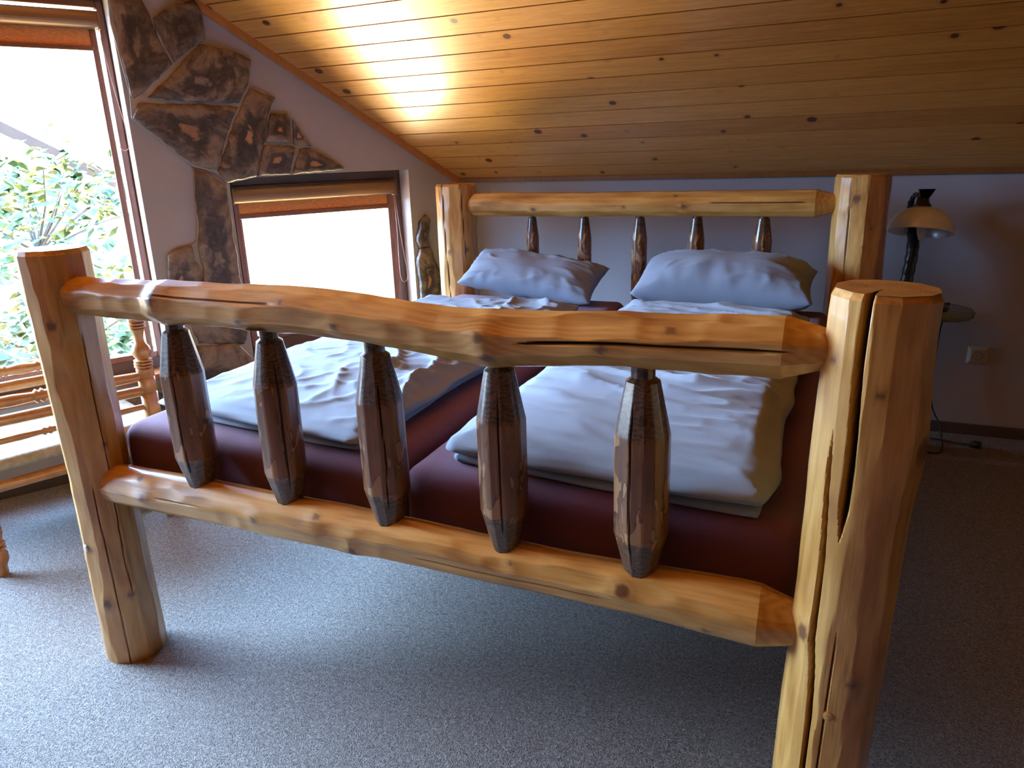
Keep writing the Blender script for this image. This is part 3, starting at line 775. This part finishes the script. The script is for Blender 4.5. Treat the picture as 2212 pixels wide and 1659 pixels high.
# ------------------------------------------------------------------ mattresses
def rbox(name, x0, x1, y0, y1, z0, z1, rad, mat, nx, ny, nzv, fn=None):
    keys = {}; V = []; F = []
    def vid(i, j, k):
        t = (i, j, k)
        if t in keys: return keys[t]
        u, v, w = i/nx, j/ny, k/nzv
        p = Vector((x0+(x1-x0)*u, y0+(y1-y0)*v, z0+(z1-z0)*w))
        c = Vector((min(max(p.x, x0+rad), x1-rad), min(max(p.y, y0+rad), y1-rad), min(max(p.z, z0+rad), z1-rad)))
        d = p-c
        if d.length > 1e-9: p = c + d.normalized()*rad
        nrm = d.normalized() if d.length > 1e-9 else Vector((0, 0, 1))
        if fn: p = fn(p, nrm)
        keys[t] = len(V); V.append(p); return keys[t]
    for i in range(nx):
        for j in range(ny):
            F.append((vid(i,j,0), vid(i,j+1,0), vid(i+1,j+1,0), vid(i+1,j,0)))
            F.append((vid(i,j,nzv), vid(i+1,j,nzv), vid(i+1,j+1,nzv), vid(i,j+1,nzv)))
    for i in range(nx):
        for k in range(nzv):
            F.append((vid(i,0,k), vid(i+1,0,k), vid(i+1,0,k+1), vid(i,0,k+1)))
            F.append((vid(i,ny,k), vid(i,ny,k+1), vid(i+1,ny,k+1), vid(i+1,ny,k)))
    for j in range(ny):
        for k in range(nzv):
            F.append((vid(0,j,k), vid(0,j,k+1), vid(0,j+1,k+1), vid(0,j+1,k)))
            F.append((vid(nx,j,k), vid(nx,j+1,k), vid(nx,j+1,k+1), vid(nx,j,k+1)))
    return mesh(name, V, F, mat, None, True)
def mfn(seed):
    def f(p, n):
        return p + n*(0.004*nz(p.x*3, p.y*3, p.z*3+seed) + 0.0012*nz(p.x*14, p.y*14, p.z*14+seed))
    return f
o = rbox('mattress', -1.84, -0.925, 1.352, 3.47, 0.488, 0.703, 0.045, M['sheet'], 46, 90, 14, mfn(3))
tag(o, 'left mattress in burgundy fitted sheet, on the log bed on the window side', 'mattress', 'mattresses on the log bed')
o = rbox('mattress', -0.905, -0.012, 1.352, 3.47, 0.488, 0.703, 0.045, M['sheet'], 46, 90, 14, mfn(8))
tag(o, 'right mattress in burgundy fitted sheet, on the log bed on the lamp side', 'mattress', 'mattresses on the log bed')

# ------------------------------------------------------------------ duvets
def duvet(cor, zb, th, seed, label, wr):
    """cor: 4 plan corners (front-left, front-right, back-right, back-left)"""
    nx, ny, nk = 100, 170, 16
    P0, P1, P2, P3 = [Vector(c) for c in cor]
    def plan(u, v): return (P0*(1-u)+P1*u)*(1-v) + (P3*(1-u)+P2*u)*v
    keys = {}; V = []; F = []
    def vid(i, j, k):
        t = (i, j, k)
        if t in keys: return keys[t]
        u, v, w = i/nx, j/ny, k/nk
        p = plan(u, v); Wd = (P1-P0).length; Ld = (P3-P0).length
        du = min(u, 1-u)*Wd; dv = min(v, 1-v)*Ld
        # rounded edges and a soft crown
        e = min(du, dv)
        re = 0.045
        top = th*(1-0.0) - (0.012*(1-min(1, e/re))**2)
        edge = (i in (0, nx)) or (j in (0, ny))
        h = wr(u, v, p)
        crown = 0.012*(1-(2*u-1)**4)*(1-(2*v-1)**6)
        z = zb + w*(top + (h+crown)*ss(0.0, 0.05, e+0.012))
        q = Vector((p.x, p.y, z))
        if edge and 0 < k < nk or edge:
            # layered side: two soft folds
            ox = (-1 if i == 0 else (1 if i == nx else 0)); oy = (-1 if j == 0 else (1 if j == ny else 0))
            dirv = Vector((ox, oy, 0)).normalized()
            s1 = abs(math.sin(PI*min(1, w/0.45))) if w < 0.45 else abs(math.sin(PI*(w-0.45)/0.55))
            amp = 0.016 if w < 0.45 else 0.026
            amp *= 1+0.5*nz(p.x*7+seed, p.y*7, w*2)
            sh = 0.010*nz(p.x*6, p.y*6, seed+w*3)
            if w < 0.45: sh -= 0.010
            q += dirv*(amp*s1**0.6 + sh)
        # loose wander of the outline
        q.x += 0.010*nz(p.y*2.3, seed, 1.0)*(2*u-1); q.y += 0.012*nz(p.x*3.1, seed, 4.0)*(1 if v < 0.5 else -1)*(abs(2*v-1))
        keys[t] = len(V); V.append(q); return keys[t]
    for i in range(nx):
        for j in range(ny):
            F.append((vid(i,j,0), vid(i,j+1,0), vid(i+1,j+1,0), vid(i+1,j,0)))
            F.append((vid(i,j,nk), vid(i+1,j,nk), vid(i+1,j+1,nk), vid(i,j+1,nk)))
    for i in range(nx):
        for k in range(nk):
            F.append((vid(i,0,k), vid(i+1,0,k), vid(i+1,0,k+1), vid(i,0,k+1)))
            F.append((vid(i,ny,k), vid(i,ny,k+1), vid(i+1,ny,k+1), vid(i+1,ny,k)))
    for j in range(ny):
        for k in range(nk):
            F.append((vid(0,j,k), vid(0,j,k+1), vid(0,j+1,k+1), vid(0,j+1,k)))
            F.append((vid(nx,j,k), vid(nx,j+1,k), vid(nx,j+1,k+1), vid(nx,j,k+1)))
    o = mesh('duvet', V, F, M['duvet'], None, True)
    tag(o, label, 'duvet', 'folded duvets on the bed'); return o
def ridge(x, y, s, p=3): return (1-min(1, abs(nz(x, y, s))*2.2))**p
def wrL(u, v, p):
    m_ = 0.25+0.75*ss(0.35, 0.8, u)*ss(0.02, 0.2, v)
    a = p.x*0.8+p.y*0.6; b = -p.x*0.6+p.y*0.8
    return 0.018*m_*ridge(a*7, b*3.5, 2.1) + 0.012*m_*ridge(a*5, b*13, 7.7) + 0.006*ridge(a*11, b*9, 3.3)*m_ + 0.010*nz(p.x*3, p.y*3, 5) + 0.0015*nz(p.x*25, p.y*25, 1)
def wrR(u, v, p):
    a = p.x + 0.12*nz(p.x*2, p.y*2, 9); b = p.y + 0.25*p.x + 0.05*nz(p.x*4, p.y*3, 3)
    m_ = 0.35+0.65*ss(0.1, 0.3, v)
    return 0.016*m_*ridge(a*2.0, b*9, 1.3, 3) + 0.012*m_*ridge(a*3, b*16, 4.4, 2) + 0.005*ridge(a*6, b*26, 2.2, 2)*m_ + 0.012*nz(p.x*2.5, p.y*2.5, 15) - 0.015*math.exp(-((v-0.05)/0.03)**2)*0
duvet([(-1.765, 1.475), (-1.055, 1.405), (-1.05, 3.05), (-1.80, 3.07)], 0.702, 0.064, 3.0, 'folded blue-grey duvet with crumpled right side, lying on the left mattress by the window', wrL)
duvet([(-0.785, 1.42), (-0.10, 1.375), (-0.10, 3.0), (-0.80, 3.10)], 0.702, 0.078, 8.0, 'folded blue-grey duvet with crosswise wrinkles, lying on the right mattress nearest the lamp', wrR)

# ------------------------------------------------------------------ pillows
def pillow(cx, cy, cz, w, l, t, rx, ry, rz, seed, label, flat=0.5, hem=False):
    nx, ny = 72, 48; V = []; F = []
    def pos(i, j, sd):
        u = -1+2*i/nx; v = -1+2*j/ny
        # stretched corners, inward curved edges
        x = u*w/2*(1-0.05*(1-v*v)*abs(u)**3); y = v*l/2*(1-0.07*(1-u*u)*abs(v)**3)
        pr = max(0, (1-abs(u)**3.2))**0.55*max(0, (1-abs(v)**2.6))**0.55
        z = t/2*pr*sd*(1.0 if sd > 0 else flat)
        ang = math.atan2(v, u)
        edge = ss(0.15, 0.7, max(abs(u), abs(v)))*(1-ss(0.93, 1.0, max(abs(u), abs(v))))
        z += sd*edge*0.010*ridge(u*2.0+v*1.5+seed, v*3.0-u*1.2, seed+sd, 2)
        z += sd*edge*0.008*nz(u*(7 if abs(v) > abs(u) else 2)+seed, v*(7 if abs(u) > abs(v) else 2), sd)
        z += sd*pr*0.014*nz(u*1.7, v*1.7, seed)
        return Vector((x, y, z))
    ids = {}
    def vid(i, j, sd):
        if i in (0, nx) or j in (0, ny): sd = 0
        k = (i, j, sd)
        if k in ids: return ids[k]
        p = pos(i, j, sd if sd else 1)
        if sd == 0: p.z = 0.006*nz(p.x*9, p.y*9, seed)
        ids[k] = len(V); V.append(p); return ids[k]
    for i in range(nx):
        for j in range(ny):
            F.append((vid(i,j,1), vid(i+1,j,1), vid(i+1,j+1,1), vid(i,j+1,1)))
            F.append((vid(i,j,-1), vid(i,j+1,-1), vid(i+1,j+1,-1), vid(i+1,j,-1)))
    mw = Matrix.Translation((cx, cy, cz)) @ Matrix.Rotation(rz, 4, 'Z') @ Matrix.Rotation(ry, 4, 'Y') @ Matrix.Rotation(rx, 4, 'X')
    o = mesh('pillow', V, F, M['duvet'], None, True, mw=mw)
    tag(o, label, 'pillow', 'pillows on the bed'); return o
pillow(-1.375, 3.375, 0.822, 0.70, 0.30, 0.17, d2r(25), d2r(6), d2r(-1), 1.5, 'flat blue-grey pillow lying on the left mattress near the window', 0.8)
pillow(-0.455, 3.35, 0.828, 0.76, 0.33, 0.26, d2r(16), d2r(1), d2r(0), 6.2, 'plump domed blue-grey pillow lying on the right mattress near the lamp', 0.85, True)

# ------------------------------------------------------------------ chair
U_ = Vector((0.34, 0.94, 0)).normalized(); W_ = Vector((-0.94, 0.34, 0)).normalized()
LA = Vector((-2.675, 1.405, 0)); LB = LA+U_*0.61; LD = LA+W_*0.50; LE = LB+W_*0.50
ch = empty('rope_seat_armchair', (LA+LB+LD+LE)/4)
tag(ch, 'turned beech armchair with woven rope seat, standing at the left by the large window', 'chair')
def leg(p, top, name='leg'):
    pr = [(0, 0.017), (0.012, 0.021), (0.035, 0.020), (0.06, 0.031), (0.085, 0.032), (0.100, 0.021), (0.106, 0.031), (0.112, 0.031), (0.117, 0.021), (0.122, 0.031), (0.128, 0.031), (0.134, 0.024), (0.165, 0.031), (0.170, 0.020), (0.176, 0.031), (0.182, 0.031), (0.188, 0.021), (0.195, 0.030), (0.30, 0.031), (0.43, 0.031)]
    if top > 0.7:
        pr += [(0.541, 0.032), (0.544, 0.029), (0.547, 0.032), (0.603, 0.032), (0.606, 0.029), (0.609, 0.032), (0.640, 0.032), (0.644, 0.025), (0.648, 0.035), (0.653, 0.035), (0.656, 0.025), (0.660, 0.035), (0.665, 0.035), (0.668, 0.025), (0.672, 0.034), (0.676, 0.034), (0.679, 0.022), (0.692, 0.031), (0.71, 0.036), (0.727, 0.033), (0.745, 0.020), (0.765, 0.017), (0.785, 0.021), (0.80, 0.027), (0.803, 0.020), (0.806, 0.032), (0.811, 0.032), (0.814, 0.022), (0.818, 0.033), (0.823, 0.033), (0.826, 0.022), (0.83, 0.032), (0.88, 0.029), (0.94, 0.030), (0.955, 0.024), (0.965, 0.012)]
    else:
        pr += [(0.5, 0.029), (0.62, 0.030), (0.655, 0.030), (0.668, 0.024), (0.672, 0.008)]
    q = p + Vector((0, 0, pr[-1][0]))
    L = pr[-1][0]
    o = lathe(name, [(z/L, r) for z, r in pr], M['chairwood'], ch, p, q, 28); o.data.set_sharp_from_angle(angle=math.radians(50)); return o
leg(LA, 0.66); leg(LD, 0.66); leg(LB, 0.9); leg(LE, 0.9)
def turned(p, q, r, name):
    pr = [(0, r*0.7), (0.05, r*0.8), (0.25, r*1.0), (0.32, r*0.85), (0.36, r*0.75), (0.375, r*1.25), (0.39, r*0.8), (0.405, r*1.25), (0.42, r*0.85), (0.5, r*1.15),
          (0.58, r*0.85), (0.595, r*1.25), (0.61, r*0.8), (0.625, r*1.25), (0.64, r*0.75), (0.68, r*0.85), (0.75, r), (0.95, r*0.8), (1, r*0.7)]
    return lathe(name, pr, M['chairwood'], ch, p, q, 20)
def dowel(p, q, r, name):
    return lathe(name, [(0, r*0.8), (0.06, r), (0.5, r*1.08), (0.94, r), (1, r*0.8)], M['chairwood'], ch, p, q, 18)
def at(p, z): return p + Vector((0, 0, z))
for (a_, b_) in ((LA, LB), (LD, LE)):
    turned(at(a_, 0.632), at(b_, 0.61), 0.0215, 'arm_rail'); dowel(at(a_, 0.565), at(b_, 0.552), 0.020, 'side_rail')
    turned(at(a_, 0.492), at(b_, 0.487), 0.014, 'side_spindle'); dowel(at(a_, 0.33), at(b_, 0.325), 0.020, 'stretcher')
for (a_, b_) in ((LA, LD), (LB, LE)):
    dowel(at(a_, 0.30), at(b_, 0.30), 0.016, 'stretcher')
dowel(at(LB, 0.925), at(LE, 0.925), 0.018, 'back_rail')
# rope seat: four wound edges + woven top
def rope_edge(p, q, r):
    L = (q-p).length; n = int(L/0.0032); pr = []
    for k in range(n+1):
        t = k/n; pr.append((t, r*(0.90+0.10*(1 if k % 2 else -1))))
    return lathe('rope_edge', pr, M['rope'], ch, p, q, 20)
for (a_, b_) in ((LA, LB), (LD, LE), (LA, LD), (LB, LE)):
    dv = (b_-a_).normalized(); rope_edge(at(a_+dv*0.02, 0.41), at(b_-dv*0.02, 0.41), 0.026)
ns = 120; V = []; F = []
for j in range(ns+1):
    for i in range(ns+1):
        u, v = i/ns, j/ns; p = LA + U_*(0.61*u) + W_*(0.50*v)
        du = min(u, 1-u)*0.61; dv = min(v, 1-v)*0.50
        d_ = min(du, dv); ridg = 0.0022*math.sin((du if du > dv else dv)*2*PI/0.011)
        V.append(at(p, 0.428-0.012*ss(0, 0.25, d_)+ridg))
for j in range(ns):
    for i in range(ns): k = j*(ns+1)+i; F.append((k, k+1, k+ns+2, k+ns+1))
o = mesh('woven_seat', V, F, M['rope'], ch, True); sm = o.modifiers.new('s', 'SOLIDIFY'); sm.thickness = 0.012

# ------------------------------------------------------------------ bedside table, lamp, socket
tb = empty('bedside_table', (0.33, 3.75, 0))
tag(tb, 'small bedside table with rough greenish glass top, behind the right posts of the bed', 'table')
V = []; F = []; n = 72; C_ = Vector((0.345, 3.785))
def outl(a):
    x = 0.235*math.copysign(abs(math.cos(a))**0.75, math.cos(a)); y = 0.165*math.copysign(abs(math.sin(a))**0.8, math.sin(a))
    k = 1+0.05*nz(math.cos(a)*5, math.sin(a)*5, 2)+0.03*nz(math.cos(a)*19, math.sin(a)*19, 4); return x*k, y*k
for (k, z) in ((0.97, 0.640), (1.0, 0.648), (0.99, 0.657), (1.0, 0.664), (0.965, 0.672), (0.6, 0.6735)):
    for i in range(n):
        x, y = outl(2*PI*i/n); V.append((C_.x+x*k+0.003*nz(i*1.3, z*200), C_.y+y*k, z+0.003*nz(i*0.9, z*90)*(k > 0.9)))
nr = 6
for k in range(nr-1):
    for i in range(n): j = (i+1) % n; F.append((k*n+i, k*n+j, (k+1)*n+j, (k+1)*n+i))
F.append(tuple(range(n-1, -1, -1))); F.append(tuple(range((nr-1)*n, nr*n)))
mesh('table_top', V, F, M['tableglass'], tb, True)
lathe('pedestal', [(0, 0.13), (0.03, 0.135), (0.06, 0.06), (0.3, 0.04), (0.6, 0.035), (0.9, 0.045), (0.97, 0.08), (1, 0.085)], M['iron'], tb, Vector((0.24, 3.75, 0)), Vector((0.24, 3.75, 0.641)), 28)
lp = empty('bedside_lamp', (0.30, 3.76, 0.674))
tag(lp, 'bedside lamp with white glass bowl shade on dark hammered iron stem, on the glass table', 'lamp')
LX, LY = 0.322, 3.74
# shade: bowl opening down
pr = []; NSH = 26
for k in range(NSH+1):
    a = PI/2*k/NSH; pr.append((0.134*math.sin(a)**0.92 if k else 0.012, 1.018+0.108*math.cos(a)))
inner = [(r-0.004, z-0.004) for r, z in pr[::-1] if r > 0.02]
full = pr + [(0.133, 1.013), (0.130, 1.013)] + inner
V = []; F = []; BD = []; n = 56
for (r, z) in full:
    for i in range(n):
        a = 2*PI*i/n; V.append((r*math.cos(a), r*math.sin(a), z-1.018)); BD.append(1.0 if 1.048 < z < 1.078 else 0.0)
for k in range(len(full)-1):
    for i in range(n): j = (i+1) % n; F.append((k*n+i, k*n+j, (k+1)*n+j, (k+1)*n+i))
mesh('lamp_shade', V, F, M['shade'], lp, True, {'band': BD}, Matrix.Translation((LX, LY, 1.018)) @ Matrix.Rotation(d2r(4), 4, 'Y') @ Matrix.Rotation(d2r(-15), 4, 'X'))
lathe('bulb', [(0, 0.004), (0.08, 0.010), (0.3, 0.016), (0.6, 0.020), (0.9, 0.018), (1, 0.014)], M['shade'], lp, Vector((LX+0.002, LY-0.045, 0.983)), Vector((LX, LY-0.01, 1.075)), 20)
lathe('lamp_holder', [(0, 0.036), (0.35, 0.034), (0.4, 0.028), (1, 0.022)], M['iron'], lp, Vector((LX-0.004, LY, 1.118)), Vector((LX-0.006, LY, 1.165)), 24)
# fan-shaped ornament on top
V = []; F = []; n = 15
for k in range(2):
    for i in range(n):
        t = -1+2*i/(n-1); wv = 0.004*math.cos(i*PI)
        x = t*(0.016 if k == 0 else 0.034)+(0.006 if k else 0); z = 1.158 if k == 0 else 1.20
        V.append((LX+x, LY-0.008+wv, z)); V.append((LX+x, LY+0.004+wv, z))
for i in range(n-1):
    a0, b0 = 2*i, 2*(i+1); a1, b1 = 2*n+2*i, 2*n+2*(i+1)
    F += [(a0, b0, b1, a1), (a0+1, a1+1, b1+1, b0+1), (a1, b1, b1+1, a1+1), (a0, a0+1, b0+1, b0)]
F += [(0, 2*n, 2*n+1, 1), (2*(n-1), 2*(n-1)+1, 4*n-1, 4*n-2)]
mesh('crown_ornament', V, F, M['iron'], lp)
path = smooth_path([(0.292, 3.775, 0.695), (0.298, 3.79, 0.80), (0.306, 3.805, 0.92), (0.304, 3.87, 1.04), (0.282, 3.875, 1.12), (0.29, 3.82, 1.17), (LX-0.008, LY+0.005, 1.168)], 8)
V, F = tube_mesh(path, [0.026-0.016*ss(0.45, 0.8, k/(len(path)-1)) + 0.0018*math.sin(k*1.9) for k in range(len(path))], 14)
mesh('lamp_stem', V, F, M['iron'], lp, True)
V, F = slab = ([], [])
n = 40
for (k, z) in ((1.0, 0.6745), (1.02, 0.684), (0.85, 0.694), (0.4, 0.702), (0.15, 0.706)):
    for i in range(n):
        a = 2*PI*i/n; rr = (0.135+0.012*nz(math.cos(a)*2, math.sin(a)*2, 7))*k
        V.append((0.325+rr*math.cos(a)*1.1, 3.76+rr*math.sin(a)*0.8, z+(0.004*nz(i*0.4, z*50) if k < 1 else 0)))
for k in range(4):
    for i in range(n): j = (i+1) % n; F.append((k*n+i, k*n+j, (k+1)*n+j, (k+1)*n+i))
F.append(tuple(range(n-1, -1, -1))); F.append(tuple(range(4*n, 5*n)))
mesh('lamp_base', V, F, M['iron'], lp, True)
_cy = [px(p_, Vector((0, y_, 0)), Vector((0, 1, 0))) for p_, y_ in (((2034, 700), 3.99), ((2022, 760), 4.0), ((2012, 830), 4.0), ((2014, 880), 3.99), ((2030, 918), 3.97))]
cp = smooth_path([(0.46, 3.83, 0.682), (0.50, 3.93, 0.665)] + _cy + [(0.545, 3.90, 0.006), (0.53, 3.74, 0.005), (0.48, 3.70, 0.005), (0.40, 3.72, 0.005), (0.34, 3.80, 0.005), (0.36, 3.88, 0.005), (0.44, 3.905, 0.006), (0.55, 3.875, 0.011), (0.62, 3.85, 0.012), (0.65, 3.845, 0.014)], 8)
V, F = tube_mesh(cp, 0.0035, 8); mesh('lamp_cord', V, F, M['blackrub'], lp, True)
lathe('plug', [(0, 0.006), (0.2, 0.010), (0.45, 0.017), (0.8, 0.019), (0.82, 0.0175), (1, 0.017)], M['blackrub'], lp, Vector((0.645, 3.846, 0.018)), Vector((0.70, 3.835, 0.0195)), 18)
# wall socket
sk = empty('wall_socket', (0.648, K.y-0.002, 0.42))
tag(sk, 'beige square wall socket above the skirting, right of the bedside table', 'socket')
cx_, cz_, h_ = 0.659, 0.404, 0.043
m = MB(); y0 = K.y-0.0005; y1 = K.y-0.007; y2 = K.y-0.011
P = [(cx_-h_, y0, cz_-h_), (cx_+h_, y0, cz_-h_), (cx_+h_, y0, cz_+h_), (cx_-h_, y0, cz_+h_)]
k_ = 0.93; P1 = [(cx_-h_, y1+0.003, cz_-h_), (cx_+h_, y1+0.003, cz_-h_), (cx_+h_, y1+0.003, cz_+h_), (cx_-h_, y1+0.003, cz_+h_)]
g = 0.029; P2 = [(cx_-g, y2, cz_-g), (cx_+g, y2, cz_-g), (cx_+g, y2, cz_+g), (cx_-g, y2, cz_+g)]
m.add(P+P1+P2, [(3,2,1,0)] + [(i, (i+1) % 4, 4+(i+1) % 4, 4+i) for i in range(4)] + [(4+i, 4+(i+1) % 4, 8+(i+1) % 4, 8+i) for i in range(4)] + [(8, 9, 10, 11)])
m.build('cover_plate', M['socket'], sk)
prf = [(0, 0.0205), (0.45, 0.0205), (0.45, 0.019), (0.1, 0.018)]
lathe('socket_well', [(0, 0.0215), (1, 0.0215), (1, 0.019), (0.25, 0.0185), (0.25, 0.001)], M['socketdark'], sk, Vector((cx_, y2+0.006, cz_)), Vector((cx_, y2-0.0015, cz_)), 32, smooth=False)
m = MB()
for dx in (-0.0095, 0.0095): 
    m.box((cx_+dx-0.0025, y2+0.001, cz_-0.0025), (cx_+dx+0.0025, y2+0.0045, cz_+0.0025))
m.build('contact_hole', M['blackrub'], sk)

# ------------------------------------------------------------------ outdoors seen through the large window
def outp(p, dist):   # a point seen through the window, at a distance out from the gable wall
    return px(p, K - N*dist, N)
vb = empty('neighbouring_roof', outp((100, 250), 4.0))
tag(vb, 'sunlit pale neighbouring roof with slanting orange-brown edge board, outside the large window', 'roof')
dd = 4.0
a_ = outp((-400, 95), dd); b_ = outp((330, 445), dd)
dirb = (b_-a_); upv = Vector((0, 0, 1)); 
perp = dirb.cross(N).normalized(); perp = perp if perp.z > 0 else -perp
m = MB(); wdt = 0.09
m.box8([a_, b_, b_-N*0.06, a_-N*0.06, a_+perp*wdt, b_+perp*wdt, b_+perp*wdt-N*0.06, a_+perp*wdt-N*0.06])
m.build('verge_board', M['outwood2'], vb)
m = MB(); q_ = perp*(wdt*0.6)
m.box8([a_-N*0.06+q_, b_-N*0.06+q_, b_-N*2.6+q_, a_-N*2.6+q_, a_-N*0.06+q_*1.5, b_-N*0.06+q_*1.5, b_-N*2.6+q_*1.5, a_-N*2.6+q_*1.5])
m.build('roof_boards', M['outwood'], vb)
rt = random.Random(9)
def tree(cen, rad, nleaf, label, seed):
    rt = random.Random(seed)
    e_ = empty('leafy_bush', (cen.x, cen.y, -2.6)); tag(e_, label, 'bush', 'bushes outside the window')
    V = []; F = []
    cl_ = [Vector((rt.uniform(-1, 1)*rad[0], rt.uniform(-1, 1)*rad[1], rt.uniform(-1, 1)*rad[2])) for _ in range(26)]
    for _ in range(nleaf):
        c = rt.choice(cl_); p = cen + c + Vector((rt.gauss(0, 0.13), rt.gauss(0, 0.13), rt.gauss(0, 0.11)))
        a = rt.uniform(0, 2*PI); t = rt.uniform(-0.8, 0.8); L = rt.uniform(0.09, 0.16)
        d1 = Vector((math.cos(a)*math.cos(t), math.sin(a)*math.cos(t), math.sin(t))); d2 = Vector((-math.sin(a), math.cos(a), rt.uniform(-.5, .5))).normalized()
        nn = d1.cross(d2)*L*0.15; k = len(V)
        V += [p, p+d1*L*0.5+d2*L*0.32, p+d1*L, p+d1*L*0.5-d2*L*0.32, p+d1*L*0.5+nn]
        F += [(k, k+1, k+4), (k+1, k+2, k+4), (k+2, k+3, k+4), (k+3, k, k+4)]
    mesh('foliage', V, F, M['leaf'], e_)
    m = MB()
    for c in cl_[:14]:
        b0 = Vector((cen.x, cen.y, cen.z-rad[2])); v, f = tube_mesh([b0, b0.lerp(cen+c, 0.5)+Vector((0.05, 0.02, 0.05)), cen+c], [0.012, 0.008, 0.004], 6); m.add(v, f)
    v, f = tube_mesh([Vector((cen.x, cen.y, -2.6)), Vector((cen.x, cen.y, cen.z-rad[2]))], [0.04, 0.012], 8); m.add(v, f)
    m.build('branches', M['bark'], e_)
tree(outp((60, 450), 3.2), (0.7, 0.9, 0.35), 900, 'sunlit green bush outside the large window, upper of the two, under the slanting edge board', 3)
tree(outp((90, 690), 2.6), (0.9, 1.1, 0.35), 1100, 'sunlit green bush outside the large window, lower of the two, behind the chair', 4)
